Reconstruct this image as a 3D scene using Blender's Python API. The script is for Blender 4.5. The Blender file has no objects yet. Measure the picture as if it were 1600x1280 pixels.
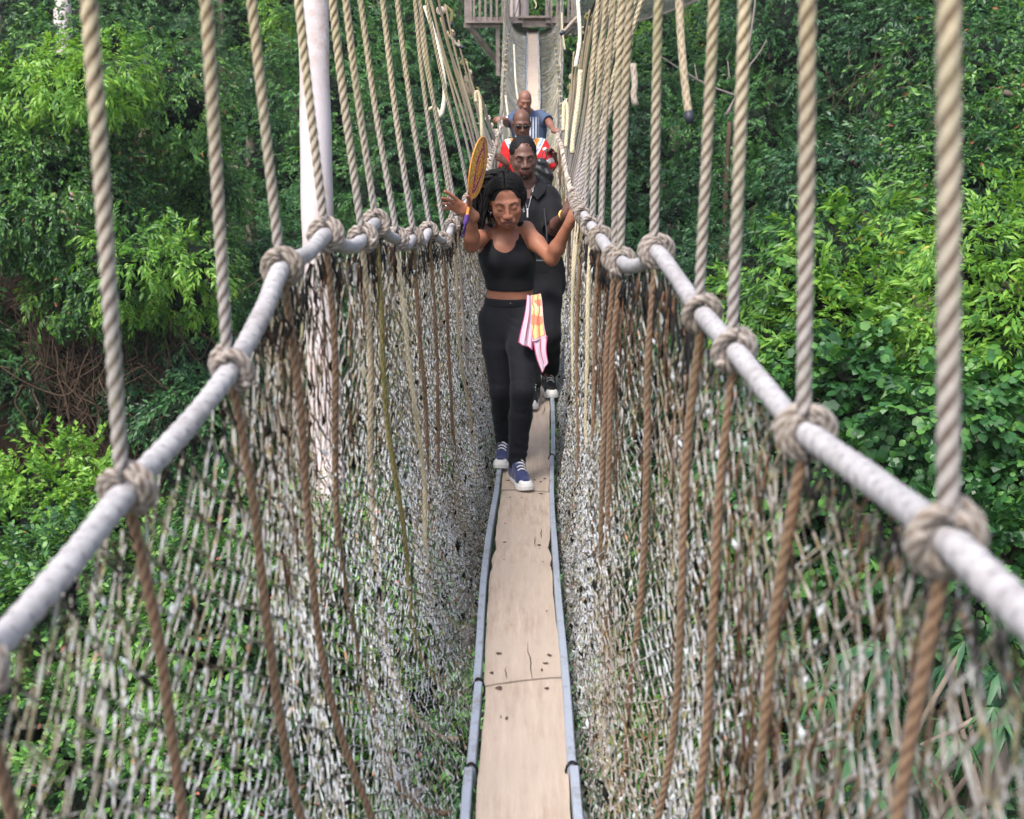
import bpy, math, random
import numpy as np
from mathutils import Vector, Matrix

# ------------------------------------------------------------------ camera, sky, sun, exposure
S = bpy.context.scene
COL = S.collection
H = 30.0                                   # the walkway hangs about thirty metres up
PITCH = math.radians(15.0)
FPX = 1800.0                               # focal length in photograph pixels (1600 wide)
cam_d = bpy.data.cameras.new('camera')
cam = bpy.data.objects.new('camera', cam_d); COL.objects.link(cam)
cam.location = (0, 0, H)
cam.rotation_euler = (math.radians(90) - PITCH, 0, 0)
cam_d.sensor_width = 36.0
cam_d.lens = 36.0 * FPX / 1600.0
cam_d.clip_start = 0.05
cam_d.clip_end = 600
cam_d.dof.use_dof = True
cam_d.dof.focus_distance = 6.3
cam_d.dof.aperture_fstop = 4.6
S.camera = cam

W = bpy.data.worlds.new('World'); S.world = W; W.use_nodes = True
wn = W.node_tree.nodes; wl = W.node_tree.links; wn.clear()
SUN_EL, SUN_AZ = math.radians(58), math.radians(215)      # high, behind the camera and to its left
sky = wn.new('ShaderNodeTexSky'); sky.sky_type = 'NISHITA'; sky.sun_disc = False
sky.sun_elevation = SUN_EL; sky.sun_rotation = SUN_AZ
sky.air_density = 1.0; sky.dust_density = 4.0; sky.ozone_density = 0.6
hs = wn.new('ShaderNodeHueSaturation'); hs.inputs['Saturation'].default_value = 0.8   # thin cloud greys the blue
bg = wn.new('ShaderNodeBackground'); bg.inputs['Strength'].default_value = 0.15
wo = wn.new('ShaderNodeOutputWorld')
wl.new(sky.outputs[0], hs.inputs['Color']); wl.new(hs.outputs[0], bg.inputs[0]); wl.new(bg.outputs[0], wo.inputs[0])
sun_d = bpy.data.lights.new('sun', 'SUN'); sun_d.energy = 1.5; sun_d.angle = math.radians(14); sun_d.color = (1.0, 0.98, 0.95)
sun = bpy.data.objects.new('sun', sun_d); COL.objects.link(sun)
_sd = Vector((math.sin(SUN_AZ) * math.cos(SUN_EL), math.cos(SUN_AZ) * math.cos(SUN_EL), math.sin(SUN_EL)))
sun.rotation_euler = _sd.to_track_quat('Z', 'Y').to_euler()
S.view_settings.view_transform = 'Standard'; S.view_settings.look = 'None'
S.view_settings.gamma = 1.0; S.view_settings.use_curve_mapping = False
S.view_settings.exposure = 1.32
S.render.engine = 'CYCLES'
S.cycles.use_denoising = True
S.cycles.max_bounces = 6; S.cycles.diffuse_bounces = 4; S.cycles.glossy_bounces = 2
S.cycles.transmission_bounces = 4; S.cycles.transparent_max_bounces = 8
S.cycles.sample_clamp_indirect = 6.0

# ------------------------------------------------------------------ helpers
CP, SP = math.cos(PITCH), math.sin(PITCH)
def atD(px, py, D):
    """world point seen at photograph pixel (px, py), D metres away along the camera's axis"""
    u = (px - 800) / FPX; v = (640 - py) / FPX
    return np.array((u * D, (CP + v * SP) * D, (-SP + v * CP) * D + H))
def atY(px, py, Y):
    v = (640 - py) / FPX
    return atD(px, py, Y / (CP + v * SP))
def project(P):
    P = np.asarray(P, float); x, y, z = P[..., 0], P[..., 1], P[..., 2] - H
    D = y * CP - z * SP; v = (y * SP + z * CP) / D; u = x / D
    return 800 + u * FPX, 640 - v * FPX, D

def lab(o, label=None, cat=None, group=None, kind=None):
    if label: o['label'] = label
    if cat: o['category'] = cat
    if group: o['group'] = group
    if kind: o['kind'] = kind
    return o
def thing(name, loc, label, cat, group=None):
    o = bpy.data.objects.new(name, None); COL.objects.link(o); o.location = tuple(loc)
    o.empty_display_size = 0.2
    return lab(o, label, cat, group)
def put(name, mesh, parent=None):
    """link a mesh whose vertices are in world coordinates; keep the origin at its parent's base"""
    o = bpy.data.objects.new(name, mesh); COL.objects.link(o)
    if parent is not None:
        o.parent = parent
        if parent.parent is not None:
            o.matrix_parent_inverse = Matrix.Identity(4)
    return o
def root_loc(o):
    v = Vector((0, 0, 0))
    while o is not None:
        v += o.location; o = o.parent
    return np.array(v)

class MB:
    """collects triangle and quad pieces and builds ONE mesh object"""
    def __init__(s): s.v = []; s.q = []; s.t = []; s.n = 0; s.mq = []; s.mt = []; s.a = []
    def add(s, v, q=None, t=None, m=0, attr=None):
        v = np.asarray(v, float).reshape(-1, 3); s.v.append(v)
        if q is not None and len(q): q = np.asarray(q, np.int64).reshape(-1, 4) + s.n; s.q.append(q); s.mq.append(np.full(len(q), m))
        if t is not None and len(t): t = np.asarray(t, np.int64).reshape(-1, 3) + s.n; s.t.append(t); s.mt.append(np.full(len(t), m))
        s.a.append(np.zeros(len(v)) if attr is None else np.asarray(attr, float).ravel())
        s.n += len(v); return s
    def mesh(s, name, mats, origin=None, smooth=True, attr=False):
        me = bpy.data.meshes.new(name)
        v = np.concatenate(s.v) if s.v else np.zeros((0, 3))
        if origin is not None: v = v - np.asarray(origin)
        q = np.concatenate(s.q) if s.q else np.zeros((0, 4), np.int64)
        t = np.concatenate(s.t) if s.t else np.zeros((0, 3), np.int64)
        loops = np.concatenate([q.ravel(), t.ravel()]).astype(np.int32)
        starts = np.concatenate([np.arange(len(q)) * 4, len(q) * 4 + np.arange(len(t)) * 3]).astype(np.int32)
        me.vertices.add(len(v)); me.vertices.foreach_set('co', v.astype(np.float32).ravel())
        me.loops.add(len(loops)); me.loops.foreach_set('vertex_index', loops)
        me.polygons.add(len(starts)); me.polygons.foreach_set('loop_start', starts)
        mi = np.concatenate([np.concatenate(s.mq) if s.mq else np.zeros(0), np.concatenate(s.mt) if s.mt else np.zeros(0)]).astype(np.int32)
        for m in (mats if isinstance(mats, (list, tuple)) else [mats]): me.materials.append(m)
        me.polygons.foreach_set('material_index', mi)
        me.polygons.foreach_set('use_smooth', np.full(len(starts), bool(smooth)))
        if attr:
            at = me.attributes.new('lay', 'FLOAT', 'POINT'); at.data.foreach_set('value', np.concatenate(s.a).astype(np.float32))
        me.update(calc_edges=True); me.validate()
        return me
    def build(s, name, mats, parent=None, smooth=True, kind=None, label=None, attr=False, origin=None):
        org = origin if origin is not None else (root_loc(parent) if parent is not None else np.zeros(3))
        me = s.mesh(name, mats, org, smooth, attr)
        o = bpy.data.objects.new(name, me); COL.objects.link(o)
        if parent is not None: o.parent = parent
        elif origin is not None: o.location = tuple(origin)
        if kind: o['kind'] = kind
        if label: o['label'] = label
        return o

def box(cx, cy, cz, sx, sy, sz, R=None):
    v = np.array([(x, y, z) for x in (-.5, .5) for y in (-.5, .5) for z in (-.5, .5)]) * (sx, sy, sz)
    if R is not None: v = v @ np.asarray(R).T
    q = [(0, 1, 3, 2), (4, 6, 7, 5), (0, 4, 5, 1), (2, 3, 7, 6), (0, 2, 6, 4), (1, 5, 7, 3)]
    return v + (cx, cy, cz), q
def beam(a, b, w, h, up=(0, 0, 1)):
    a = np.asarray(a, float); b = np.asarray(b, float); d = b - a; L = np.linalg.norm(d); d /= L
    s_ = np.cross(d, up); s_ /= np.linalg.norm(s_); u = np.cross(s_, d)
    R = np.stack([s_, d, u], 1); c = (a + b) / 2
    return box(c[0], c[1], c[2], w, L, h, R)
def spline(pts, n=8):
    """Catmull-Rom through pts"""
    P = np.asarray(pts, float); P = np.vstack([2 * P[0] - P[1], P, 2 * P[-1] - P[-2]]); out = []
    t = np.linspace(0, 1, n, endpoint=False)[:, None]
    for i in range(1, len(P) - 2):
        a, b, c, d = P[i - 1:i + 3]
        out.append(.5 * ((2 * b) + (-a + c) * t + (2 * a - 5 * b + 4 * c - d) * t ** 2 + (-a + 3 * b - 3 * c + d) * t ** 3))
    out.append(P[-2][None]); return np.concatenate(out)
def resample(P, step):
    P = np.asarray(P, float); d = np.r_[0, np.cumsum(np.linalg.norm(np.diff(P, axis=0), axis=1))]
    n = max(2, int(math.ceil(d[-1] / step)) + 1); s = np.linspace(0, d[-1], n)
    return np.stack([np.interp(s, d, P[:, k]) for k in range(P.shape[1])], 1), s
def frames(P):
    T = np.gradient(P, axis=0); T /= np.linalg.norm(T, axis=1)[:, None] + 1e-12
    r = np.array((0., 0, 1)) if abs(T[0][2]) < .8 else np.array((1., 0, 0))
    N = np.zeros_like(P); n = r - T[0] * r.dot(T[0]); N[0] = n / np.linalg.norm(n)
    for i in range(1, len(P)):
        n = N[i - 1] - T[i] * N[i - 1].dot(T[i]); N[i] = n / (np.linalg.norm(n) + 1e-12)
    return T, N, np.cross(T, N)
def tube(P, r, sides=8, lobes=0, amp=0.0, pitch=0.07, cap=True, s=None):
    """tube along P; lobes > 0 lays the surface up like strands of a twisted rope"""
    P = np.asarray(P, float); T, N, B = frames(P)
    if s is None: s = np.r_[0, np.cumsum(np.linalg.norm(np.diff(P, axis=0), axis=1))]
    th = np.linspace(0, 2 * math.pi, sides, endpoint=False)[None, :]
    r = np.broadcast_to(np.asarray(r, float), (len(P),))[:, None]
    lay = np.zeros((len(P), sides))
    if lobes:
        ph = lobes * (th - 2 * math.pi * s[:, None] / pitch)
        lay = np.abs(np.cos(ph / 2)); rr = r * (1 - amp + amp * 1.0 * lay ** 0.8)
        lay = 1 - lay
    else: rr = r * np.ones_like(th)
    V = P[:, None] + N[:, None] * (np.cos(th) * rr)[..., None] + B[:, None] * (np.sin(th) * rr)[..., None]
    n = len(P); i = np.arange(n - 1)[:, None] * sides; j = np.arange(sides)[None]; j2 = (j + 1) % sides
    q = np.stack([i + j, i + j2, i + sides + j2, i + sides + j], -1).reshape(-1, 4)
    V = V.reshape(-1, 3); t = None; lay = lay.ravel()
    if cap:
        V = np.vstack([V, P[0], P[-1]]); k = n * sides; lay = np.r_[lay, 0, 0]
        t = [(k, b, a) for a, b in zip(range(sides), [*range(1, sides), 0])] + \
            [(k + 1, (n - 1) * sides + a, (n - 1) * sides + b) for a, b in zip(range(sides), [*range(1, sides), 0])]
    return V, q, t, lay
def strands(P, r, sides=3):
    """many polylines at once: P[c, k, 3], r[c, k]"""
    C_, K, _ = P.shape
    T = np.gradient(P, axis=1); T /= np.linalg.norm(T, axis=2, keepdims=True) + 1e-9
    ref = np.zeros_like(P); ref[..., 1] = 1
    A = np.cross(T, ref); A /= np.linalg.norm(A, axis=2, keepdims=True) + 1e-9; B = np.cross(T, A)
    th = np.linspace(0, 2 * math.pi, sides, endpoint=False)
    V = P[:, :, None] + (A[:, :, None] * np.cos(th)[:, None] + B[:, :, None] * np.sin(th)[:, None]) * r[..., None, None]
    c = (np.arange(C_) * K * sides)[:, None, None]; k = (np.arange(K - 1) * sides)[None, :, None]; j = np.arange(sides)[None, None]
    j2 = (j + 1) % sides
    q = np.stack([c + k + j, c + k + j2, c + k + sides + j2, c + k + sides + j], -1).reshape(-1, 4)
    return V.reshape(-1, 3), q
class Noise:
    def __init__(s, seed, n=10, scale=1.0):
        g = np.random.default_rng(seed); s.k = g.normal(size=(n, 3)) * scale * g.uniform(.5, 2.2, (n, 1)); s.p = g.uniform(0, 6.28, n)
    def __call__(s, P): return np.sin(np.asarray(P) @ s.k.T + s.p).sum(-1) / math.sqrt(len(s.p) / 2) * .5

# ------------------------------------------------------------------ materials
def mat(name, build):
    m = bpy.data.materials.new(name); m.use_nodes = True; nt = m.node_tree; nt.nodes.clear()
    out = nt.nodes.new('ShaderNodeOutputMaterial'); sh = build(NT(nt)); nt.links.new(sh, out.inputs['Surface']); return m
class NT:
    def __init__(s, nt): s.nt = nt
    def n(s, t, **kw):
        nd = s.nt.nodes.new(t)
        for k, v in kw.items(): setattr(nd, k, v)
        return nd
    def l(s, a, b): s.nt.links.new(a, b)
    def val(s, nd, **kw):
        for k, v in kw.items():
            k = k.replace('_', ' ')
            if hasattr(v, 'default_value') or hasattr(v, 'is_output'): s.l(v, nd.inputs[k])
            else: nd.inputs[k].default_value = v
        return nd
    def coord(s, kind='Object', scale=None):
        c = s.n('ShaderNodeTexCoord').outputs[kind]
        if scale:
            m = s.n('ShaderNodeMapping'); s.l(c, m.inputs[0]); m.inputs['Scale'].default_value = scale; c = m.outputs[0]
        return c
    def noise(s, scale, detail=4, rough=.6, vec=None, dist=0):
        nd = s.n('ShaderNodeTexNoise'); s.val(nd, Scale=scale, Detail=detail, Roughness=rough, Distortion=dist)
        if vec is not None: s.l(vec, nd.inputs['Vector'])
        return nd.outputs[0]
    def vor(s, scale, vec=None, feature='F1', out='Distance'):
        nd = s.n('ShaderNodeTexVoronoi', feature=feature); nd.inputs['Scale'].default_value = scale
        if vec is not None: s.l(vec, nd.inputs['Vector'])
        return nd.outputs[out]
    def ramp(s, fac, stops, interp='LINEAR'):
        r = s.n('ShaderNodeValToRGB'); r.color_ramp.interpolation = interp; e = r.color_ramp.elements
        while len(e) < len(stops): e.new(.5)
        for i, (p, c) in enumerate(stops):
            e[i].position = p; c = (c, c, c) if isinstance(c, (int, float)) else c; e[i].color = (*c, 1)
        s.l(fac, r.inputs[0]); return r.outputs[0]
    def mix(s, f, a, b, mode='MIX'):
        m = s.n('ShaderNodeMix', data_type='RGBA', blend_type=mode)
        for v, i in ((f, 0), (a, 6), (b, 7)):
            if isinstance(v, (int, float)): m.inputs[i].default_value = v if i == 0 else (v, v, v, 1)
            elif isinstance(v, tuple): m.inputs[i].default_value = (*v, 1)
            else: s.l(v, m.inputs[i])
        return m.outputs[2]
    def math(s, op, a, b=0.0, clamp=False):
        m = s.n('ShaderNodeMath', operation=op, use_clamp=clamp)
        for i, v in enumerate((a, b)):
            if isinstance(v, (int, float)): m.inputs[i].default_value = v
            else: s.l(v, m.inputs[i])
        return m.outputs[0]
    def bump(s, h, strength=.3, dist=.01):
        b = s.n('ShaderNodeBump'); b.inputs['Strength'].default_value = strength; b.inputs['Distance'].default_value = dist
        s.l(h, b.inputs['Height']); return b.outputs[0]
    def bsdf(s, col, rough=.6, spec=.4, normal=None, metal=0, sheen=0, sub=0, subr=(1, .3, .2)):
        p = s.n('ShaderNodeBsdfPrincipled')
        for v, k in ((col, 'Base Color'), (rough, 'Roughness'), (spec, 'Specular IOR Level'), (metal, 'Metallic'), (sheen, 'Sheen Weight')):
            if isinstance(v, tuple): p.inputs[k].default_value = (*v, 1)
            elif isinstance(v, (int, float)): p.inputs[k].default_value = v
            else: s.l(v, p.inputs[k])
        if sub: p.inputs['Subsurface Weight'].default_value = sub; p.inputs['Subsurface Radius'].default_value = subr; p.inputs['Subsurface Scale'].default_value = .006
        if normal is not None: s.l(normal, p.inputs['Normal'])
        return p.outputs[0]
def plain(name, col, rough=.6, spec=.4, var=.15, scale=40, bump=0.0, metal=0, sheen=0, sub=0):
    def b(t):
        n = t.noise(scale, 5, .6, t.coord()); c = t.mix(1.0, t.ramp(n, [(.25, 1 - var * 1.6), (.75, 1.0)]), tuple(col), 'MULTIPLY')
        return t.bsdf(c, rough, spec, t.bump(n, bump, .004) if bump else None, metal, sheen, sub)
    return mat(name, b)

# ------------------------------------------------------------------ foliage
def leaf_mat(name, dark, mid, light, trans=.3, rough=.42, odd=None, patch=.35):
    def b(t):
        co = t.n('ShaderNodeNewGeometry'); rnd = co.outputs['Random Per Island']
        big = t.noise(patch, 3, .6, co.outputs['Position']); sm = t.noise(patch * 5, 2, .5, co.outputs['Position'])
        f = t.math('ADD', t.math('MULTIPLY', big, .95), t.math('ADD', t.math('MULTIPLY', rnd, .42), t.math('MULTIPLY', sm, .35)))
        c = t.ramp(f, [(.62, dark), (.86, mid), (1.08 if False else 1.0, light)])
        if odd is not None:
            c = t.mix(t.math('GREATER_THAN', rnd, .993), c, odd)
        vein = t.noise(9, 2, .5, co.outputs['Position'])
        c = t.mix(.25, c, t.ramp(vein, [(.3, .55), (.7, 1.1)]), 'MULTIPLY')
        p = t.bsdf(c, rough, .45)
        tr = t.n('ShaderNodeBsdfTranslucent'); c2 = t.mix(1.0, c, (1.25, 1.15, .5), 'MULTIPLY'); t.l(c2, tr.inputs[0])
        m = t.n('ShaderNodeMixShader'); m.inputs[0].default_value = trans; t.l(p, m.inputs[1]); t.l(tr.outputs[0], m.inputs[2])
        return m.outputs[0]
    return mat(name, b)
LEAF_LIT = leaf_mat('leaf lit lime', (.05, .15, .02), (.12, .30, .035), (.24, .44, .06), trans=.4)  # lime leaves with strong light put into their colour
LEAF_DARK = leaf_mat('leaf dark', (.012, .050, .024), (.030, .105, .038), (.064, .18, .05))
LEAF_MID = leaf_mat('leaf mid', (.018, .064, .022), (.044, .15, .038), (.10, .25, .05))
LEAF_LIME = leaf_mat('leaf lime', (.028, .10, .022), (.095, .25, .036), (.21, .40, .055), trans=.38, odd=(.45, .38, .08))
LEAF_BLUE = leaf_mat('leaf blue green', (.016, .055, .028), (.04, .125, .06), (.085, .2, .075))
LEAF_VINE = leaf_mat('leaf vine', (.014, .055, .02), (.045, .14, .032), (.13, .29, .05), odd=(.42, .14, .09))
CORE = mat('light blocking crown core', lambda t: t.bsdf(t.ramp(t.vor(7, t.coord(), 'F1'), [(.1, (.022, .055, .02)), (.4, (.010, .024, .010)), (.7, (.004, .007, .003))]), .8, .2, t.bump(t.vor(9, t.coord()), 1.0, .15)))  # dark mass added inside crowns to block light; stands for their shade
TWIG = plain('brown twigs', (.10, .066, .045), .85, .2, .3, 20)
PALEWOOD = plain('pale dead wood', (.24, .20, .185), .8, .2, .25, 12)

def ratio_is_round(l, w): return w > .42 * l
def leaf_shape(l, w, fine=False, bend=.18):
    """a leaf along +x, folded on its midrib, tip drooping"""
    if fine and ratio_is_round(l, w):
        v = [(0, 0, 0), (.28 * l, w * .46, .05 * w), (.28 * l, -w * .46, .05 * w), (.68 * l, w * .42, -.03 * l), (.68 * l, -w * .42, -.03 * l), (l, 0, -bend * l)]
        f = [(0, 2, 1), (1, 2, 4), (1, 4, 3), (3, 4, 5)]
    elif fine:
        v = [(0, 0, 0), (.36 * l, w * .5, .08 * w), (.36 * l, -w * .5, .08 * w), (.46 * l, 0, -.05 * w), (l, 0, -bend * l)]
        f = [(0, 3, 1), (0, 2, 3), (1, 3, 4), (3, 2, 4)]
    else:
        v = [(0, 0, 0), (.42 * l, w * .5, .03 * l), (.42 * l, -w * .5, .03 * l), (l, 0, -bend * l)]
        f = [(0, 3, 1), (0, 2, 3)]
    return np.array(v), np.array(f)
def spray(seed, n=11, L=1.0, leaf=.30, ratio=.36, fine=False, droop=.35, kind='alt'):
    """a leafy twig of unit length along +x with z up"""
    g = np.random.default_rng(seed); V = []; F = []; k = 0
    for i in range(n):
        if kind == 'palm':                              # umbrella of long leaflets from one point
            a = 2 * math.pi * i / n + g.uniform(-.15, .15); base = np.array((0, 0, 0.)); yaw = a; pit = -.25 + g.uniform(-.25, .15); l = leaf * g.uniform(.8, 1.1)
        else:
            t = .12 + .88 * (i + g.uniform(-.2, .2)) / (n - 1); side = 1 if i % 2 else -1
            base = np.array((t * L * .8, g.normal() * .03, -droop * (t * L) ** 2 * .5 + g.normal() * .03))
            yaw = side * (.35 + .75 * (1 - t) + g.uniform(-.3, .3)); pit = -.25 - g.uniform(0, .6); l = leaf * g.uniform(.7, 1.2)
        lv, lf = leaf_shape(l, l * ratio, fine, g.uniform(.1, .3))
        rl = g.uniform(-.6, .6)
        R = Matrix.Rotation(yaw, 3, 'Z') @ Matrix.Rotation(-pit, 3, 'Y') @ Matrix.Rotation(rl, 3, 'X')
        V.append(lv @ np.array(R).T + base); F.append(lf + k); k += len(lv)
    return np.concatenate(V), np.concatenate(F)
SPRAYS = {
    'fine': [spray(i, 14, leaf=.25, ratio=.42, fine=False) for i in range(6)],
    'broad': [spray(20 + i, 9, leaf=.36, ratio=.52, fine=False) for i in range(6)],
    'near': [spray(40 + i, 11, leaf=.30, ratio=.46, fine=True) for i in range(6)],
    'round': [spray(60 + i, 7, leaf=.34, ratio=.9, fine=True, droop=.8) for i in range(6)],
    'droop': [spray(80 + i, 11, leaf=.36, ratio=.32, fine=True, droop=.9) for i in range(6)],
    'vine': [spray(120 + i, 9, leaf=.34, ratio=.5, fine=False, droop=1.3) for i in range(6)],
    'palm': [spray(100 + i, 9, leaf=1.0, ratio=.22, fine=True, kind='palm') for i in range(4)],
}
def in_view(P, margin=170, dmin=3):
    x, y, D = project(P); return (D > dmin) & (x > -margin) & (x < 1600 + margin) & (y > -margin) & (y < 1280 + margin)
def norm(a): return a / (np.linalg.norm(a, axis=-1, keepdims=True) + 1e-9)
def place(mb, kind, pos, out, size, g, updir=.75):
    """put a spray at every pos, pointing along out, faces to the light"""
    n = len(pos); X = norm(out); up = norm(np.array((0, 0, 1.)) * updir + g.normal(size=(n, 3)) * .38 + out * .25)
    Z = norm(up - X * (up * X).sum(1, keepdims=True)); Y = np.cross(Z, X)
    which = g.integers(0, len(SPRAYS[kind]), n)
    for w in range(len(SPRAYS[kind])):
        m = which == w
        if not m.any(): continue
        v, f = SPRAYS[kind][w]; s = size[m][:, None, None]
        R = np.stack([X[m], Y[m], Z[m]], 1)                      # rows are axes
        V = np.einsum('vk,nkd->nvd', v, R) * s + pos[m][:, None]
        F = f[None] + (np.arange(m.sum()) * len(v))[:, None, None]
        mb.add(V, t=F)
def crown(mb, lobes, kind, size, dens, seed, droop=.15, tuft=.55, gaps=.25):
    """leaf sprays in tufts over the lobes of a crown; only the side that could be seen is leafed"""
    g = np.random.default_rng(seed); gap = Noise(seed + 5, 8, .9)
    L = np.array(lobes, float); P_, O_ = [], []
    for i, (cx, cy, cz, rx, ry, rz) in enumerate(L):
        area = 4 * math.pi * ((rx * ry) ** 1.6 / 3 + (rx * rz) ** 1.6 / 3 + (ry * rz) ** 1.6 / 3) ** (1 / 1.6)
        nt = int(area * dens * 1.7 / (tuft * tuft * 2.2)) + 4
        n = norm(g.normal(size=(nt, 3))); c = np.array((cx, cy, cz)) + n * (rx, ry, rz) * (1 + gap(n * 3 + i * 7)[:, None] * .22 + g.uniform(-.12, .1, (nt, 1)))
        view = norm(np.array((0, 0, H)) - c)
        k = ((n * view).sum(1) > -.3) & in_view(c) & (gap(c * .8) > -1.2 + gaps * 2)
        for j in range(len(L)):
            if j != i: k &= (((c - L[j, :3]) / L[j, 3:]) ** 2).sum(1) > .62
        c, n = c[k], n[k]
        if not len(c): continue
        m = 9; cc = np.repeat(c, m, 0); nn = np.repeat(n, m, 0)
        d = norm(nn * .8 + g.normal(size=cc.shape) * .75 + (0, 0, .18))
        r = tuft * np.repeat(g.uniform(.5, 1.15, len(c)), m)[:, None]
        P_.append(cc + d * r * g.uniform(.15, 1, (len(cc), 1))); O_.append(norm(d + (0, 0, -droop) + nn * .3))
    if not P_: return
    P_ = np.concatenate(P_); O_ = np.concatenate(O_)
    mb.append([kind, P_, O_, size * g.uniform(.7, 1.25, len(P_)), seed])
    for (cx, cy, cz, rx, ry, rz) in L:          # sparse inner leaves, so that gaps look into the crown
        n = norm(g.normal(size=(int(26 * dens * rx * rz) + 8, 3))); c = np.array((cx, cy, cz)) + n * (rx, ry, rz) * g.uniform(.5, .8, (len(n), 1)); k = ((n * norm(np.array((0, 0, H)) - c)).sum(1) > -.1) & in_view(c)
        if k.any(): mb.append(['broad' if kind != 'fine' else 'fine', c[k], n[k] + g.normal(size=n[k].shape) * .5, size * 1.3 * g.uniform(.8, 1.3, k.sum()), seed + 1])
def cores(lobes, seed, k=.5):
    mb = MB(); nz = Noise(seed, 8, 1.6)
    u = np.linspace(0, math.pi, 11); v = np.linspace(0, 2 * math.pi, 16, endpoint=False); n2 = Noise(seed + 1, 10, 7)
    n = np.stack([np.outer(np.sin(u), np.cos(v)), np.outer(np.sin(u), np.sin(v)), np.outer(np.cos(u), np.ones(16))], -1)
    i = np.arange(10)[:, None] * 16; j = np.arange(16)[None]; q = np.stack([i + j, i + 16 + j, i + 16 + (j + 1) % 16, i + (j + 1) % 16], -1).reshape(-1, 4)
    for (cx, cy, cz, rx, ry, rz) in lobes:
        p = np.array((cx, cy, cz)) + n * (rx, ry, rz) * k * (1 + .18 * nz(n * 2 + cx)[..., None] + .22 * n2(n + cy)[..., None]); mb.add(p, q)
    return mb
def trunk_mb(base, top, r0, r1, branches, seed, sides=12, wob=.25, flare=True):
    """tapered trunk with a root flare, plus limbs reaching to the given points"""
    g = np.random.default_rng(seed); base = np.asarray(base, float); top = np.asarray(top, float)
    t = np.linspace(0, 1, 40)[:, None]; P = base + (top - base) * t + np.stack([np.sin(t[:, 0] * 5 + seed), np.cos(t[:, 0] * 4 + seed), 0 * t[:, 0]], 1) * wob * (1 - (2 * t - 1) ** 2)
    r = r0 + (r1 - r0) * t[:, 0] + (r0 * .9 * np.exp(-t[:, 0] * 30) if flare else 0)
    mb = MB(); v, q, tt, _ = tube(P, r, sides); mb.add(v, q, tt)
    for b in branches:
        b = np.asarray(b, float); k = int(np.clip(np.argmin(np.abs(P[:, 2] - (b[2] - .35 * np.linalg.norm((b - top)[:2])))), 4, 38)); s = P[k]
        m = (s + b) / 2 + g.normal(size=3) * .15 * np.linalg.norm(b - s) * (1, 1, .4)
        B, _ = resample(spline([s, m, b], 6), max(.1, np.linalg.norm(b - s) / 10)); rr = np.linspace(min(r[k] * .6, .22), .02, len(B))
        v, q, tt, _ = tube(B, rr, 6); mb.add(v, q, tt)
    return mb
def ground_z(x, y):
    """valley floor under the walkway, wooded slope rising ahead"""
    x = np.asarray(x, float); y = np.asarray(y, float)
    return 3 + 2.0 * np.sin(x * .05) + 1.2 * np.sin(y * .07 + x * .04) + 42 / (1 + np.exp(-(y - 66) / 7)) + .006 * x * x * (1 / (1 + np.exp(-(y - 10) / 10))) * .6

BARK = mat('bark', lambda t: t.bsdf(t.ramp(t.noise(3.5, 8, .7, t.coord('Object', (1, 1, .25))), [(.3, (.09, .07, .05)), (.55, (.2, .16, .13)), (.75, (.3, .27, .22))]), .9, .2, t.bump(t.noise(9, 6, .7, t.coord('Object', (1, 1, .2))), .5, .03)))
PALEBARK = mat('smooth pale bark', lambda t: t.bsdf(t.mix(t.ramp(t.noise(1.1, 6, .7, t.coord('Object', (1, 1, .35))), [(.42, 0.0), (.62, 1.0)]), (.48, .43, .44), t.mix(t.ramp(t.noise(5, 6, .7, t.coord()), [(.4, 0.0), (.7, 1.0)]), (.40, .30, .27), (.56, .51, .52))), .75, .25, t.bump(t.noise(14, 6, .7, t.coord('Object', (1, 1, .4))), .25, .02)))

# terrain: one sheet out to the horizon
def terrain():
    n = 140; a = np.linspace(-1, 1, n); gx = np.sign(a) * (np.abs(a) ** 2.2) * 400; b = np.linspace(0, 1, n); gy = -200 + 140 * b if False else np.concatenate([np.linspace(-300, -10, 30), np.linspace(-6, 100, 80), np.linspace(110, 420, 30)])
    X, Y = np.meshgrid(gx, gy); Z = ground_z(X, Y) - .006 * .6 * X * X * (1 / (1 + np.exp(-(Y - 10) / 10))) + np.minimum(.0036 * X * X, 16) + 25 / (1 + np.exp(-(np.hypot(X, Y) - 160) / 20))
    V = np.stack([X, Y, Z + .4 * np.sin(X * .9) * np.sin(Y * .7)], -1); i = np.arange(n - 1)[:, None] * n + np.arange(n - 1)[None]
    q = np.stack([i, i + 1, i + n + 1, i + n], -1).reshape(-1, 4)
    m = mat('forest floor', lambda t: t.bsdf(t.ramp(t.noise(.9, 8, .7, t.coord()), [(.3, (.02, .025, .012)), (.55, (.035, .055, .02)), (.75, (.07, .055, .03))]), .95, .1, t.bump(t.noise(3, 8, .7, t.coord()), .8, .3)))
    o = MB().add(V, q).build('forest_floor', m); lab(o, kind='structure')
terrain()

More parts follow.
